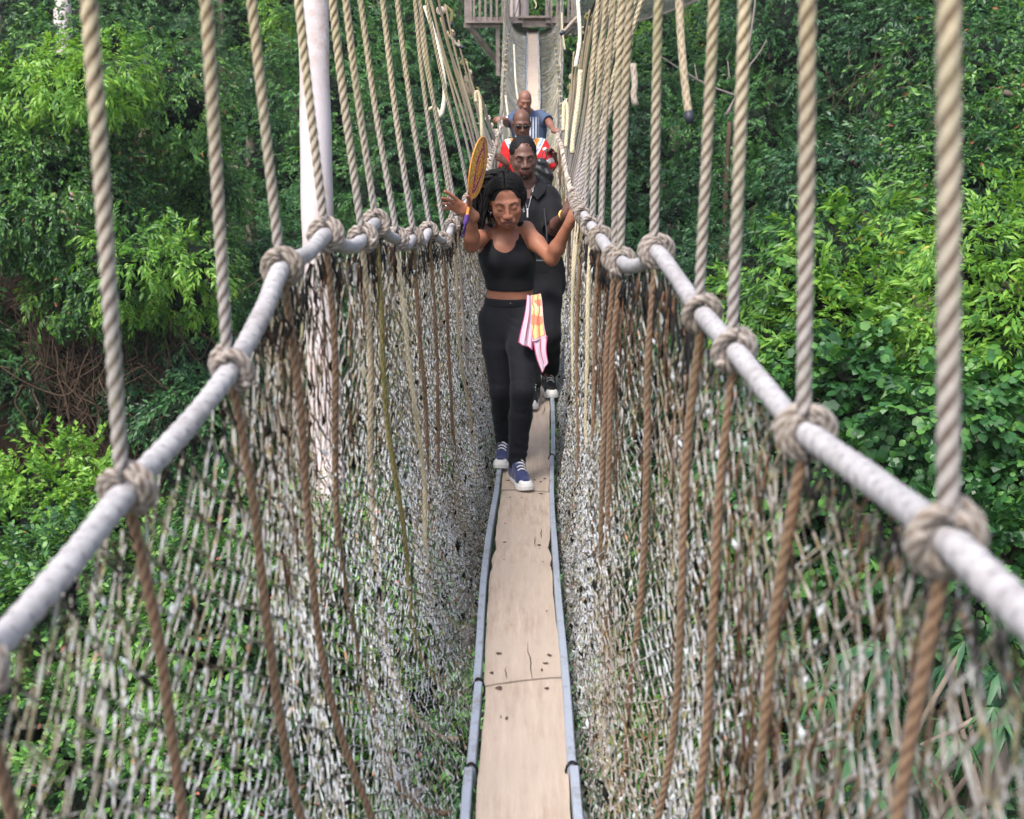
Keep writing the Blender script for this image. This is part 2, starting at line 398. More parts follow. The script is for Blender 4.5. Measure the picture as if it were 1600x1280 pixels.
QUEUE = []
def crown_later(name, m, root, *a): L = []; crown(L, *a); QUEUE.append((name, m, root, L))
def flush_crowns(limit=4.6, cell=26):
    """build the queued crowns, leaving out sprays buried behind several layers of nearer leaves"""
    P = np.concatenate([e[1] for q in QUEUE for e in q[3]]); S_ = np.concatenate([e[3] for q in QUEUE for e in q[3]]); x, y, D = project(P)
    cov = .22 * (S_ * FPX / D) ** 2 / cell ** 2; c = (np.floor(x / cell) + 4000 * np.floor(y / cell)).astype(np.int64); o = np.lexsort((D, c)); cs = np.cumsum(cov[o]); first = np.r_[True, np.diff(c[o]) != 0]
    base = np.maximum.accumulate(np.where(first, cs - cov[o], 0)); keep = np.zeros(len(P), bool); keep[o] = (cs - base) < limit; k = 0
    for name, m, root, L in QUEUE:
        mb = MB()
        for kind, p, out, s, seed in L:
            kk = keep[k:k + len(p)]; k += len(p)
            if kk.any(): place(mb, kind, p[kk], out[kk], s[kk], np.random.default_rng(seed))
        if mb.n: mb.build(name, m, root, smooth=False)
def make_tree(name, label, lobes, kind, size, dens, seed, lm, trunk=None, bark=None, cat='tree', group=None, tuft=.55, gaps=.25, droop=.15, corek=.5):
    L = np.array(lobes, float); cx, cy = L[:, 0].mean(), L[:, 1].mean()
    if trunk is None: trunk = (cx, cy, L[:, 2].max(), .35)
    x, y, zt, r = trunk; gz = float(ground_z(x, y)) - .3
    root = thing(name, (x, y, gz), label, cat, group)
    crown_later('crown', lm, root, lobes, kind, size, dens, seed, droop, tuft, gaps)
    co = cores(lobes, seed, corek)
    co.build('light_block_core', CORE, root, kind='stuff')  # opaque cores added behind the leaves to block light
    trunk_mb((x, y, gz), (x + .3, y, zt), r, r * .45, [l[:3] for l in lobes][:10], seed).build('trunk', bark or BARK, root)
    return root
def stack(px0, px1, py0, py1, D0, D1, n, rx, rz, seed, ry=None, jit=.3):
    """lobes filling a pixel rectangle of the photograph at depths D0..D1: real ellipsoids in space"""
    g = np.random.default_rng(seed); out = []
    cols = max(1, round(math.sqrt(n * (px1 - px0) / max(1, (py1 - py0))))); rows = max(1, math.ceil(n / cols))
    for a in range(rows):
        for b in range(cols):
            fx = (b + .5 + g.uniform(-jit, jit)) / cols; fy = (a + .5 + g.uniform(-jit, jit)) / rows
            D = D1 + (D0 - D1) * fy + g.uniform(-.06, .06) * D0
            c = atD(px0 + fx * (px1 - px0), py0 + fy * (py1 - py0), D); s = g.uniform(.75, 1.25)
            out.append((c[0], c[1], c[2], rx * s, (ry or rx) * s, rz * s * g.uniform(.85, 1.15)))
    return out

# far forest on the slope, tree by tree
FAR = [  # px0, px1, py0, py1, D0, D1, lobes, rx, rz, kind, size, material, label
 (-150, 120, -120, 260, 44, 52, 7, 2.6, 2.0, 'fine', .62, LEAF_DARK, 'dark tree at the far left behind the vine covered tree'),
 (110, 300, -140, 190, 42, 50, 8, 2.3, 1.7, 'fine', .62, LEAF_MID, 'green tree whose crown shows above the vine covered tree'),
 (270, 420, -60, 300, 43, 50, 8, 2.1, 1.7, 'fine', .6, LEAF_DARK, 'dark forest tree between the second and third rope from the left'),
 (300, 480, 180, 430, 37, 43, 7, 1.9, 1.4, 'fine', .58, LEAF_MID, 'mid green tree below the dark one left of the pale trunk'),
 (400, 560, -140, 120, 44, 52, 7, 2.3, 1.7, 'fine', .62, LEAF_LIME, 'bright yellow green crown at the top edge behind the pale trunk'),
 (520, 660, -80, 190, 41, 48, 8, 2.0, 1.6, 'fine', .58, LEAF_MID, 'mid green crown right of the pale trunk near the top edge'),
 (500, 650, 150, 400, 35, 40, 8, 1.8, 1.4, 'fine', .55, LEAF_MID, 'leafy tree behind the left ropes, right of the pale trunk, low'),
 (620, 800, -120, 110, 44, 52, 8, 2.2, 1.7, 'fine', .6, LEAF_MID, 'green crown behind the left side of the timber platform'),
 (640, 800, 90, 330, 36, 42, 7, 2.0, 1.6, 'fine', .56, LEAF_DARK, 'dark tree under the timber platform, behind its slanting brace'),
 (790, 900, -140, 60, 46, 54, 5, 2.2, 1.7, 'fine', .62, LEAF_LIME, 'light crown seen through the opening of the timber platform'),
 (860, 1010, 40, 300, 40, 46, 8, 2.1, 1.7, 'fine', .6, LEAF_DARK, 'very dark tree right of the walkway behind the bunched ropes'),
 (990, 1130, -60, 190, 42, 48, 7, 2.1, 1.6, 'fine', .6, LEAF_LIME, 'light green crown behind the loose rope end on the right'),
 (960, 1120, 180, 430, 33, 38, 8, 1.8, 1.4, 'fine', .54, LEAF_DARK, 'dark green tree behind the right rail, below the loose rope end'),
 (1100, 1260, 60, 330, 33, 39, 9, 1.8, 1.5, 'fine', .54, LEAF_MID, 'mid green tree between the third and fourth rope on the right'),
 (1080, 1330, -140, 80, 44, 50, 7, 2.4, 1.8, 'fine', .62, LEAF_DARK, 'dark crown at the top edge behind the right ropes'),
 (1230, 1480, -140, 130, 34, 40, 9, 2.3, 1.9, 'fine', .56, LEAF_DARK, 'large dark tree hung with vines at the upper right'),
 (1240, 1420, 100, 330, 36, 40, 7, 2.0, 1.7, 'fine', .54, LEAF_DARK, 'dark hollow of forest with dangling stems at the upper right'),
 (1460, 1760, -140, 120, 32, 38, 8, 2.3, 1.9, 'fine', .56, LEAF_DARK, 'dark tree in the upper right corner'),
]
for i, (a, b, c, d, D0, D1, n, rx, rz, kind, sz, lm, lb) in enumerate(FAR):
    make_tree('forest_tree', lb, stack(a, b, c, d, D0, D1, n, rx, rz, 300 + i), kind, sz, 1.0, 500 + i, lm, group='trees of the far slope', tuft=.75, gaps=.12)
_margin = in_view.__defaults__; in_view.__defaults__ = (900, 3)
for i, (a, b, c, d, D0, D1, n, lm, lb) in enumerate([(-620, -170, -160, 420, 40, 48, 9, LEAF_MID, 'green tree outside the left edge of the picture'), (-560, -150, 380, 900, 26, 32, 8, LEAF_DARK, 'dark tree outside the left edge of the picture, low'), (1780, 2200, -160, 420, 34, 40, 9, LEAF_DARK, 'dark tree outside the right edge of the picture'), (1740, 2150, 420, 950, 18, 22, 8, LEAF_MID, 'green tree outside the right edge of the picture, low')]):
    make_tree('forest_tree', lb, stack(a, b, c, d, D0, D1, n, D0 * .055, D0 * .045, 360 + i), 'fine', D0 * .018, .7, 560 + i, lm, group='trees beside the view', tuft=.9, gaps=.1)
in_view.__defaults__ = _margin
# lower slope seen between rail and far trees and through the net
LOW = [
 (-150, 120, 560, 900, 27, 33, 8, 1.7, 1.3, 'fine', .5, LEAF_DARK, 'dark bushy tree low at the left edge'),
 (60, 420, 700, 960, 29, 32, 9, 1.5, 1.1, 'fine', .48, LEAF_MID, 'leafy tree low behind the left rail'),
 (330, 520, 380, 640, 30, 33, 7, 1.6, 1.3, 'fine', .5, LEAF_DARK, 'dark tree beside the foot of the pale trunk'),
 (500, 760, 380, 720, 30, 34, 9, 1.9, 1.6, 'fine', .52, LEAF_DARK, 'dark tree behind the netting left of the woman'),
 (850, 1160, 400, 760, 28, 34, 10, 1.9, 1.6, 'fine', .52, LEAF_DARK, 'dark tree behind the netting right of the walkway'),
]
for i, (a, b, c, d, D0, D1, n, rx, rz, kind, sz, lm, lb) in enumerate(LOW):
    make_tree('forest_tree', lb, stack(a, b, c, d, D0, D1, n, rx, rz, 340 + i), kind, sz, 1.0, 540 + i, lm, group='trees in the valley', tuft=.65, gaps=.1)

# vine-clad tree, left: a leafy column with a bright shoulder, bare hanging stems below
lv = stack(-40, 200, 112, 360, 25, 27, 10, 1.05, .95, 11) + stack(150, 330, 130, 470, 25.5, 27, 10, 1.0, .9, 12)
vt = make_tree('vine_covered_tree', 'tall tree smothered in climbing vines with bare brown stems showing, at the left', lv, 'vine', .34, 1.6, 21, LEAF_VINE, trunk=(-8.6, 26.8, H - .5, .5), tuft=.38, gaps=.12, droop=.5)
lv2 = stack(90, 330, 390, 480, 23.6, 24.0, 7, .65, .45, 13)
crown_later('lit_lime_leaves', LEAF_LIT, vt, lv2, 'droop', .42, .9, 22, .5, .40, .3)  # lime patch painted brighter, as if strongly lit
lv3 = stack(210, 350, 490, 690, 25, 26, 7, .85, .8, 14)
crown_later('lower_vines', LEAF_DARK, vt, lv3, 'vine', .40, 1.1, 23, .5, .4, .1)
cores(lv3 + lv2, 77, .7).build('light_block_core', CORE, vt, kind='stuff')  # more added light blockers behind the vine leaves
lv4 = stack(30, 190, 95, 150, 24.2, 24.6, 6, .6, .35, 15)
crown_later('lit_lime_leaves', LEAF_LIT, vt, lv4, 'droop', .45, 1.3, 24, .5, .4, .0)  # upper lit patch, its brightness in the leaf colour
def stems(px0, px1, py0, py1, D, n, seed, r=.012, loops=.5):
    g = np.random.default_rng(seed); mb = MB()
    for _ in range(n):
        x = g.uniform(px0, px1); y = g.uniform(py0 - 60, (py0 + py1) / 2); a = atD(x, y, D + g.uniform(-.6, .6)); L = g.uniform(1, 3.5)
        if g.random() < loops * .35:
            b = a + (g.normal() * 1.4, g.normal() * .4, g.uniform(-.8, .3)); m = (a + b) / 2 + (g.normal() * .3, 0, -g.uniform(.3, 1.3)); pts = [a, (a + m) / 2 + g.normal(size=3) * .15, m, (b + m) / 2 + g.normal(size=3) * .15, b]
        else:
            pts = [a + (g.normal() * .12 * k, g.normal() * .1, -L * k / 4) for k in range(5)]
        P, _ = resample(spline(pts, 5), .14); v, q, t, _l = tube(P, r * g.uniform(.4, 1.6), 4, cap=False); mb.add(v, q)
    return mb
stems(30, 270, 430, 800, 24.8, 420, 31).build('bare_stems', TWIG, vt, kind='stuff')
stems(-20, 200, 330, 560, 25.2, 120, 32).build('bare_stems', TWIG, vt, kind='stuff')
thicket = [(*atD(x, y, D), .9, .6, .9) for x, y, D in ((80, 560, 26), (150, 620, 25.8), (210, 700, 25.8), (60, 680, 26.2), (130, 760, 25.6), (30, 480, 26.4))]
cores(thicket, 78, 1.0).build('dead_leaf_mass', plain('dead vine mass', (.045, .03, .02), .95, .1, .5, 7, .6), vt, kind='stuff')
bl = stack(50, 190, 730, 900, 21, 23, 6, .8, .7, 16)
make_tree('young_tree', 'bright green young tree below the bare vine stems at the left', bl, 'broad', .36, 1.3, 25, LEAF_LIT, tuft=.4)
make_tree('young_tree', 'green sapling in the dark gap at the far left edge', stack(-120, 40, 380, 640, 26, 27, 5, .8, .8, 17), 'vine', .4, 1.0, 26, LEAF_MID, tuft=.4)

# right-hand side: nearer crowns
make_tree('leafy_tree', 'blue green crown between the two outermost ropes on the right', stack(1270, 1470, 230, 400, 24, 26, 8, .95, .75, 18), 'broad', .42, 1.1, 27, LEAF_BLUE, tuft=.45)
make_tree('leafy_tree', 'dark tree behind the bright bushes on the right', stack(1150, 1420, 350, 520, 24, 27, 7, 1.3, 1.1, 19), 'fine', .42, 1.1, 28, LEAF_DARK, tuft=.5)
make_tree('leafy_tree', 'tree with reddish young leaves at the right edge', stack(1480, 1720, 90, 380, 20, 23, 10, 1.1, 1.0, 20), 'vine', .38, 1.2, 29, LEAF_VINE, tuft=.42)
make_tree('leafy_bush', 'bright bush with drooping leaves under the right rail', stack(1180, 1330, 400, 600, 15, 16.5, 7, .6, .5, 21), 'droop', .42, 1.3, 30, LEAF_LIME, cat='bush', tuft=.34)
make_tree('leafy_bush', 'sunlit lime green bush between the two outermost right ropes', stack(1300, 1500, 440, 620, 14.5, 16, 8, .6, .5, 22), 'near', .42, 1.3, 31, LEAF_LIME, cat='bush', tuft=.34)
make_tree('leafy_bush', 'yellow green climber at the right edge above the white rail', stack(1490, 1680, 370, 640, 12.5, 14, 9, .6, .55, 23), 'droop', .36, 1.3, 32, LEAF_LIME, cat='bush', tuft=.3)
make_tree('leafy_bush', 'darker round leaved climber just above the right rail', stack(1200, 1480, 610, 860, 13, 14.5, 10, .62, .6, 24), 'round', .34, 1.25, 33, LEAF_MID, cat='bush', tuft=.34)
make_tree('leafy_bush', 'dark round leaved climber at the right edge by the near rope', stack(1440, 1700, 640, 940, 11.5, 12.5, 10, .55, .55, 25), 'round', .30, 1.3, 34, LEAF_MID, cat='bush', tuft=.3)
make_tree('leafy_bush', 'leafy climber seen through the right netting', stack(1060, 1500, 820, 1180, 14, 15.5, 12, .75, .7, 26), 'vine', .34, 1.4, 35, LEAF_VINE, cat='bush', tuft=.36)
make_tree('leafy_bush', 'bright bush seen through the left netting', stack(330, 640, 830, 1100, 15, 17, 11, .75, .7, 27), 'vine', .34, 1.4, 36, LEAF_VINE, cat='bush', tuft=.38)
make_tree('leafy_bush', 'leafy bush in the lower left corner behind the netting', stack(-60, 340, 860, 1340, 13.5, 16, 14, .85, .8, 28), 'near', .34, 1.4, 37, LEAF_VINE, cat='bush', tuft=.38)
make_tree('leafy_bush', 'dark bush behind the bottom of the left netting', stack(280, 760, 1000, 1420, 15, 17, 12, .95, .9, 29), 'vine', .40, 1.1, 38, LEAF_MID, cat='bush', tuft=.4)
make_tree('leafy_bush', 'dark bush behind the bottom of the right netting', stack(900, 1240, 900, 1420, 15, 17, 12, .95, .9, 30), 'vine', .40, 1.1, 39, LEAF_DARK, cat='bush', tuft=.4)
# umbrella-leaved tree low on the right
def umbrella_tree():
    g = np.random.default_rng(5); tip = []
    for _ in range(52):
        tip.append(atD(g.uniform(1190, 1640), g.uniform(1000, 1330), g.uniform(8.0, 9.6)))
    tip = np.array(tip); c = np.array((tip[:, 0].mean(), tip[:, 1].mean(), tip[:, 2].min() - 2.0))
    root = thing('umbrella_leaf_tree', (c[0], c[1], float(ground_z(c[0], c[1])) - .3), 'tree with umbrella shaped fans of long drooping leaves in the lower right corner', 'tree')
    mb = MB(); out = norm(tip - c) * .35 + (0, 0, 1)
    n = len(tip); Z = norm(out + g.normal(size=(n, 3)) * .25); X = norm(np.cross(Z, g.normal(size=(n, 3)))); Y = np.cross(Z, X)
    for i in range(n):
        v, f = SPRAYS['palm'][i % 4]; s = g.uniform(.24, .38); p = v.copy(); rr = np.linalg.norm(p[:, :2], axis=1); p[:, 2] -= .55 * rr ** 2
        mb.add((p @ np.stack([X[i], Y[i], Z[i]])) * s + tip[i], t=f)
    mb.build('crown', LEAF_BLUE, root, smooth=True)
    trunk_mb((c[0], c[1], float(ground_z(c[0], c[1])) - .3), (c[0], c[1], c[2] + 1.2), .16, .07, tip[:26] - (0, 0, .02), 3, 8).build('trunk', BARK, root)
umbrella_tree()
flush_crowns()

# the two pale trunks
def pale_tree(pts, r, name, label, seed, crown_lobes):
    P = np.array([atD(*p) for p in pts]); d = (P[-1] - P[-2]) / abs(P[-1][2] - P[-2][2]); gz = float(ground_z(P[-1][0], P[-1][1])) - .5
    foot = P[-1] + d * (P[-1][2] - gz); foot[:2] = P[-1][:2] * 1.0 + d[:2] * 3; top = P[0] + (P[0] - P[1]) * (9 / np.linalg.norm(P[0] - P[1]))
    root = thing(name, (foot[0], foot[1], gz), label, 'tree'); foot[2] = gz
    Q, s = resample(spline([top, *P, foot], 8), .4); z = (Q[:, 2] - gz); rr = r * (1.0 + .35 * (1 - z / z.max())) * (1 + .03 * np.sin(s * 1.7) + .02 * np.sin(s * 4.1)) + r * 1.2 * np.exp(-z * 1.1)
    mb = MB(); v, q, t, _ = tube(Q, rr, 28); nz = Noise(seed, 8, 2.5); mb.add(v + (nz(v) * .02)[:, None] * norm(v - v.mean(0)) * (1, 1, 0), q, t)
    for k, (dx, dz) in enumerate(((1.5, 2.5), (-1.8, 1.8), (.6, 3.2))):
        B, _ = resample(spline([top + (0, 0, -.6 * k), top + (dx * .5, .3 * k, dz * .5), top + (dx, .5 * k, dz)], 6), .25); v, q, t, _ = tube(B, np.linspace(r * .6, .06, len(B)), 8); mb.add(v, q, t)
    mb.build('trunk', PALEBARK, root)
    lb = [(top[0] + dx, top[1] + dy, top[2] + dz, 2.0, 2.0, 1.3) for dx, dy, dz in ((1.6, .2, 3), (-1.8, .5, 2.4), (.4, 1.5, 4), (0, -1.2, 3.2))]
    g = np.random.default_rng(seed); mb = MB()
    for l in lb:
        n = norm(g.normal(size=(500, 3))); place(mb, 'fine', np.array(l[:3]) + n * l[3:] * g.uniform(.5, 1, (500, 1)), n, g.uniform(.4, .7, 500), g)
    mb.build('crown', LEAF_MID, root, smooth=False)
pale_tree([(489, 0, 20), (493, 190, 20), (497, 380, 20), (505, 560, 20), (514, 740, 20), (520, 900, 20)], .245, 'pale_trunk_tree', 'tall tree with smooth pinkish white trunk left of the walkway', 3, None)
pale_tree([(98, 0, 31), (103, 70, 31), (108, 160, 31)], .19, 'pale_trunk_tree', 'slender whitish trunk rising at the top left corner above the vines', 4, None)
# dead pale branches, upper right
def dead_branches():
    pts = [[(1150, 150), (1165, 90), (1178, 20), (1185, -60)], [(1165, 110), (1185, 85), (1198, 62)], [(1150, 150), (1100, 130), (1050, 100), (1020, 80)], [(1140, 125), (1137, 95)], [(1090, 128), (1085, 100)], [(1290, 225), (1310, 228), (1330, 242)], [(1135, 180), (1150, 150)]]
    c = atD(1140, 190, 30); root = thing('bare_branch_tree', (c[0], c[1], float(ground_z(c[0], c[1])) - .3), 'bare forked whitish branches sticking out of the forest, upper right', 'tree')
    for k, p in enumerate(pts):
        mb = MB()
        P, _ = resample(spline([atD(x, y, 30) for x, y in p], 6), .15); v, q, t, _l = tube(P, np.linspace(.055 if k in (0, 6) else .03, .012, len(P)), 6); mb.add(v, q, t); mb.build('branch', PALEWOOD, root)
    trunk_mb((c[0], c[1], float(ground_z(c[0], c[1])) - .3), c, .20, .06, [], 5).build('trunk', TWIG, root)
    return root
db = dead_branches()
LI = thing('hanging_lianas', atD(1370, 60, 29), 'thin bare lianas dangling in front of the dark upper right tree', 'vine')
stems(1330, 1430, 130, 320, 29.5, 26, 33, .010, 1.2).build('stem', TWIG, LI, kind='stuff')
# undergrowth carpet on the slope and the valley floor
def undergrowth():
    g = np.random.default_rng(9); n = 24000; x = g.uniform(-60, 60, n); y = g.uniform(16, 95, n); P = np.stack([x, y, ground_z(x, y) + g.uniform(0, 2.2, n)], 1)
    P = P[in_view(P, 750)]; mb = MB(); place(mb, 'broad', P, norm(g.normal(size=P.shape) + (0, -.5, .6)), g.uniform(.6, 1.6, len(P)), g); return mb.build('undergrowth', LEAF_DARK, kind='stuff', smooth=False)
undergrowth()

# ------------------------------------------------------------------ the rope walkway
ROPE_SPECS = {
    'beige': ((.50, .42, .29), (.26, .19, .13)), 'cream': ((.68, .60, .42), (.42, .33, .2)), 'grey': ((.34, .30, .27), (.13, .09, .07)),
    'brown': ((.235, .15, .095), (.09, .05, .03)), 'olive': ((.22, .19, .07), (.1, .08, .03)), 'pale': ((.48, .42, .36), (.28, .2, .15)), 'white': ((.78, .74, .62), (.55, .48, .36)),
}
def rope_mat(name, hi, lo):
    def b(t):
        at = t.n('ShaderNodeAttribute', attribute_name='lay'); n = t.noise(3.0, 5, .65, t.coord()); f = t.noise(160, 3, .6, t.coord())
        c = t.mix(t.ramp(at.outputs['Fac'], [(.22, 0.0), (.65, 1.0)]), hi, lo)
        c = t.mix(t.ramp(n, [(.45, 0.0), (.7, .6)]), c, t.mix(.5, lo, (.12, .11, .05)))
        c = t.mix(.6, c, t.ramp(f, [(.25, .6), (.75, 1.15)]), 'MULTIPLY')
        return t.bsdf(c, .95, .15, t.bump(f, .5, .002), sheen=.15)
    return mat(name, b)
ROPE = {k: rope_mat('rope ' + k, *v) for k, v in ROPE_SPECS.items()}
def upper_rope_mat():
    """hanging ropes: beige where dry, grey and dirty towards the rail that every hand touches"""
    def b(t):
        at = t.n('ShaderNodeAttribute', attribute_name='lay'); P = t.n('ShaderNodeNewGeometry').outputs['Position']
        z = t.n('ShaderNodeSeparateXYZ'); t.l(P, z.inputs[0]); rnd = t.n('ShaderNodeObjectInfo').outputs['Random']
        n = t.noise(4.0, 4, .6, P); f = t.noise(170, 3, .6, P)
        low = t.math('MULTIPLY', t.math('SUBTRACT', t.math('ADD', H - .02, t.math('MULTIPLY', n, .25)), z.outputs[2]), 2.4, True)
        hi = t.mix(low, t.mix(rnd, (.40, .34, .225), (.58, .49, .33)), (.40, .365, .35)); lo = t.mix(low, (.12, .075, .042), (.10, .07, .06))
        c = t.mix(t.ramp(at.outputs['Fac'], [(.22, 0.0), (.62, 1.0)]), hi, lo); c = t.mix(t.ramp(n, [(.5, 0.0), (.75, .5)]), c, (.20, .21, .09))
        c = t.mix(.6, c, t.ramp(f, [(.25, .6), (.75, 1.15)]), 'MULTIPLY')
        return t.bsdf(c, .95, .15, t.bump(f, .5, .002), sheen=.15)
    return mat('hanging rope', b)
ROPE['hang'] = upper_rope_mat()
RAILROPE = mat('taped white rail rope', lambda t: t.bsdf(
    t.mix(t.math('MULTIPLY', t.math('GREATER_THAN', t.n('ShaderNodeAttribute', attribute_name='lay').outputs['Fac'], .80), .75), t.mix(t.ramp(t.noise(7, 5, .7, t.coord()), [(.5, 0.0), (.75, .6)]), t.mix(t.ramp(t.noise(60, 4, .7, t.coord()), [(.35, 0.0), (.7, 1.0)]), (.27, .258, .262), (.41, .395, .405)), (.15, .125, .115)), (.11, .095, .12)), .8, .25, t.bump(t.noise(90, 4, .6, t.coord()), .35, .003)))
SEAM = plain('dark seam of the rail wrapping', (.30, .28, .34), .85, .2, .3, 80)
TAR = plain('black weathered lashing', (.022, .020, .020), .9, .3, .5, 40, .5)
def net_mat():
    def b(t):
        P = t.n('ShaderNodeNewGeometry').outputs['Position']; v = t.vor(48, P, 'F1', 'Color'); w = t.vor(110, P, 'F1', 'Color')
        sv = t.n('ShaderNodeSeparateXYZ'); t.l(v, sv.inputs[0]); sw = t.n('ShaderNodeSeparateXYZ'); t.l(w, sw.inputs[0])
        big = t.noise(1.3, 4, .65, P)
        c = t.ramp(sv.outputs[0], [(0, (.12, .11, .095)), (.15, (.24, .225, .19)), (.38, (.34, .33, .31)), (.62, (.43, .43, .43)), (.84, (.26, .245, .13)), (.94, (.52, .54, .56))], 'CONSTANT')
        c = t.mix(t.math('GREATER_THAN', sw.outputs[1], .90), c, (.50, .51, .53))
        c = t.mix(t.math('GREATER_THAN', sw.outputs[2], .994), c, (.62, .30, .20))
        c = t.mix(t.math('LESS_THAN', sw.outputs[0], .07), c, (.04, .035, .028))
        c = t.mix(t.ramp(big, [(.5, 0.0), (.68, .55)]), c, t.mix(sw.outputs[0], (.17, .15, .06), (.24, .12, .06)), )
        z = t.n('ShaderNodeSeparateXYZ'); t.l(P, z.inputs[0]); mid = t.noise(2.2, 4, .7, P)
        up = t.math('MULTIPLY', t.math('ADD', t.math('SUBTRACT', z.outputs[2], H - 1.05), t.math('MULTIPLY', mid, .25)), 2.0, True)      # algae and rust keep to the upper part
        c = t.mix(t.math('MULTIPLY', up, .45), c, t.mix(sw.outputs[1], t.mix(t.math('GREATER_THAN', mid, .5), (.17, .10, .055), (.20, .175, .07)), (.30, .27, .21)))
        return t.bsdf(c, .92, .15)
    return mat('weathered netting', b)
NET = net_mat()
NETFAR = plain('pale far netting', (.64, .62, .54), .9, .1, .45, 9)  # far netting in a paler colour than the near one
def fibre_mat():
    return mat('frayed rust brown fibre', lambda t: t.bsdf(t.ramp(t.noise(25, 5, .7, t.coord()), [(.35, (.03, .025, .022)), (.55, (.13, .065, .035)), (.7, (.26, .18, .12))]), .95, .1))
FIBRE = fibre_mat()

# centre line of the walking board: (D, px, py) of its middle
BOARD = [(3.0, 815, 1280), (3.7, 817, 1062), (4.54, 813.5, 900), (6.0, 820.5, 762), (7.0, 826, 648), (8.2, 828, 0), (11.3, 829, 0), (14, 829, 0), (17, 829.5, 0), (20, 831, 0), (25, 833, 140), (28, 833, 78), (30.2, 832, 44)]
BZ = {8.2: -1.84, 11.3: -1.86, 14: -1.66, 17: -1.28, 20: -.72}
bp = [(-1.5, .01, -1.80), (0, .01, -1.83), (1.5, .02, -1.82)]
for D, px, py in BOARD:
    if D in BZ:
        z = BZ[D]; y = (D + z * SP) / CP; bp.append((y, (px - 800) / FPX * D, z))
    else:
        p = atD(px, py, D); bp.append((p[1], p[0], p[2] - H))
bp = np.array(sorted(bp)); _bs = spline(bp, 12)
def board(Y): return np.interp(Y, _bs[:, 0], _bs[:, 1]), np.interp(Y, _bs[:, 0], _bs[:, 2]) + H
YEND = bp[-1, 0]

RL = [(-420, 1330, .75), (-160, 1155, 1.08), (0, 1003, 1.28), (110, 878, 1.42), (200, 765, 1.6), (290, 668, 1.77), (362, 575, 1.95), (410, 490, 2.12), (441, 418, 2.3), (480, 397, 2.5), (512, 366, 2.7), (535, 384, 2.85), (558, 382, 3.05), (578, 358, 3.2), (592, 348, 3.45),
      (606, 368, 3.65), (622, 375, 3.85), (636, 384, 4.05), (650, 366, 4.25), (660, 378, 4.45), (672, 360, 4.7), (682, 372, 4.95), (693, 376, 5.2), (701, 368, 5.5), (708, 350, 5.8), (728, 318, 6.4), (752, 285, 7.4), (765, 250, 9.5), (775, 218, 12), (785, 185, 14.5), (786, 160, 17.5), (786, 130, 20.5), (788, 62, 25), (789, 5, 28), (790, -45, 30.2)]
RR = [(2300, 1500, .55), (1790, 1110, .78), (1600, 960, .95), (1480, 843, 1.1), (1370, 757, 1.35), (1250, 668, 1.6), (1200, 612, 1.75), (1148, 548, 1.95), (1092, 484, 2.2), (1055, 430, 2.45), (1023, 391, 2.65), (1008, 410, 2.78), (985, 416, 2.92), (970, 408, 3.08), (956, 398, 3.22), (942, 378, 3.5),
      (922, 350, 4.2), (903, 320, 5.6), (898, 306, 6.6), (893, 288, 7.6), (886, 262, 9.2), (879, 230, 11.5), (871, 207, 14), (872, 172, 17.5), (875, 135, 20.5), (877, 62, 25), (877, 5, 28), (878, -45, 30.2)]
railL = spline([atD(*p) for p in RL], 10); railR = spline([atD(*p) for p in RR], 10)
def rail(side, Y):
    R = railL if side < 0 else railR
    return np.stack([np.interp(Y, R[:, 1], R[:, 0]), np.asarray(Y, float), np.interp(Y, R[:, 1], R[:, 2])], -1)
# suspension cables: high above near the camera, sagging to the rail in the middle, rising to the far tree
CL = np.array([(-3, -1.05, 3.6), (0, -.95, 2.9), (2, -.82, 2.1), (4, -.68, 1.5), (6, -.57, 1.0)]); CR = CL * (1, -1, 1) + (0, .1, 0)
cabL = [(x, y, z + H) for y, x, z in CL] + [tuple(atD(*p)) for p in ((688, 15, 8), (715, 75, 9.2), (748, 150, 11.2), (772, 205, 13.6), (782, 195, 15.5), (786, 160, 18), (789, 112, 21), (794, 60, 25), (806, 20, 28), (818, -25, 31))]
cabR = [(x, y, z + H) for y, x, z in CR] + [tuple(atD(*p)) for p in ((925, 15, 8), (910, 60, 9.2), (893, 125, 11.2), (882, 190, 13.6), (879, 185, 15.5), (877, 160, 18), (872, 112, 21), (866, 60, 25), (858, 20, 28), (850, -25, 31))]
cabL = spline(cabL, 10); cabR = spline(cabR, 10)
def cable(side, Y):
    R = cabL if side < 0 else cabR
    return np.array((np.interp(Y, R[:, 1], R[:, 0]), Y, np.interp(Y, R[:, 1], R[:, 2])))

BR = thing('rope_walkway', (board(0)[0], 0, board(0)[1]), 'long sagging canopy walkway of planks, netting and white rail ropes the four people walk on', 'rope bridge')

# --- planks
WOOD = mat('worn walkway plank', lambda t: (lambda P: t.bsdf(
    t.mix(t.ramp(t.vor(2.6, t.coord('Object', (3.2, .9, 1)), 'F1'), [(.0, .9), (.05, .35), (.09, 0.0)]),
          t.mix(t.ramp(t.noise(2.2, 7, .72, P), [(.38, 0.0), (.64, 1.0)]),
                t.mix(t.ramp(t.noise(9, 7, .7, t.coord('Object', (5, .5, 1))), [(.35, 0.0), (.65, 1.0)]), (.36, .275, .215), (.53, .435, .355)), (.47, .385, .315)), (.13, .075, .055)),
    .85, .2, t.bump(t.noise(30, 7, .7, t.coord('Object', (6, .6, 1))), .4, .004)))(t.coord()))
WOODMAT = WOOD
STAIN = plain('dark knots and worn patches in the planks', (.15, .095, .075), .9, .15, .5, 60)
CRACK = plain('cracks in the planks', (.05, .032, .025), .95, .1, .2, 60)
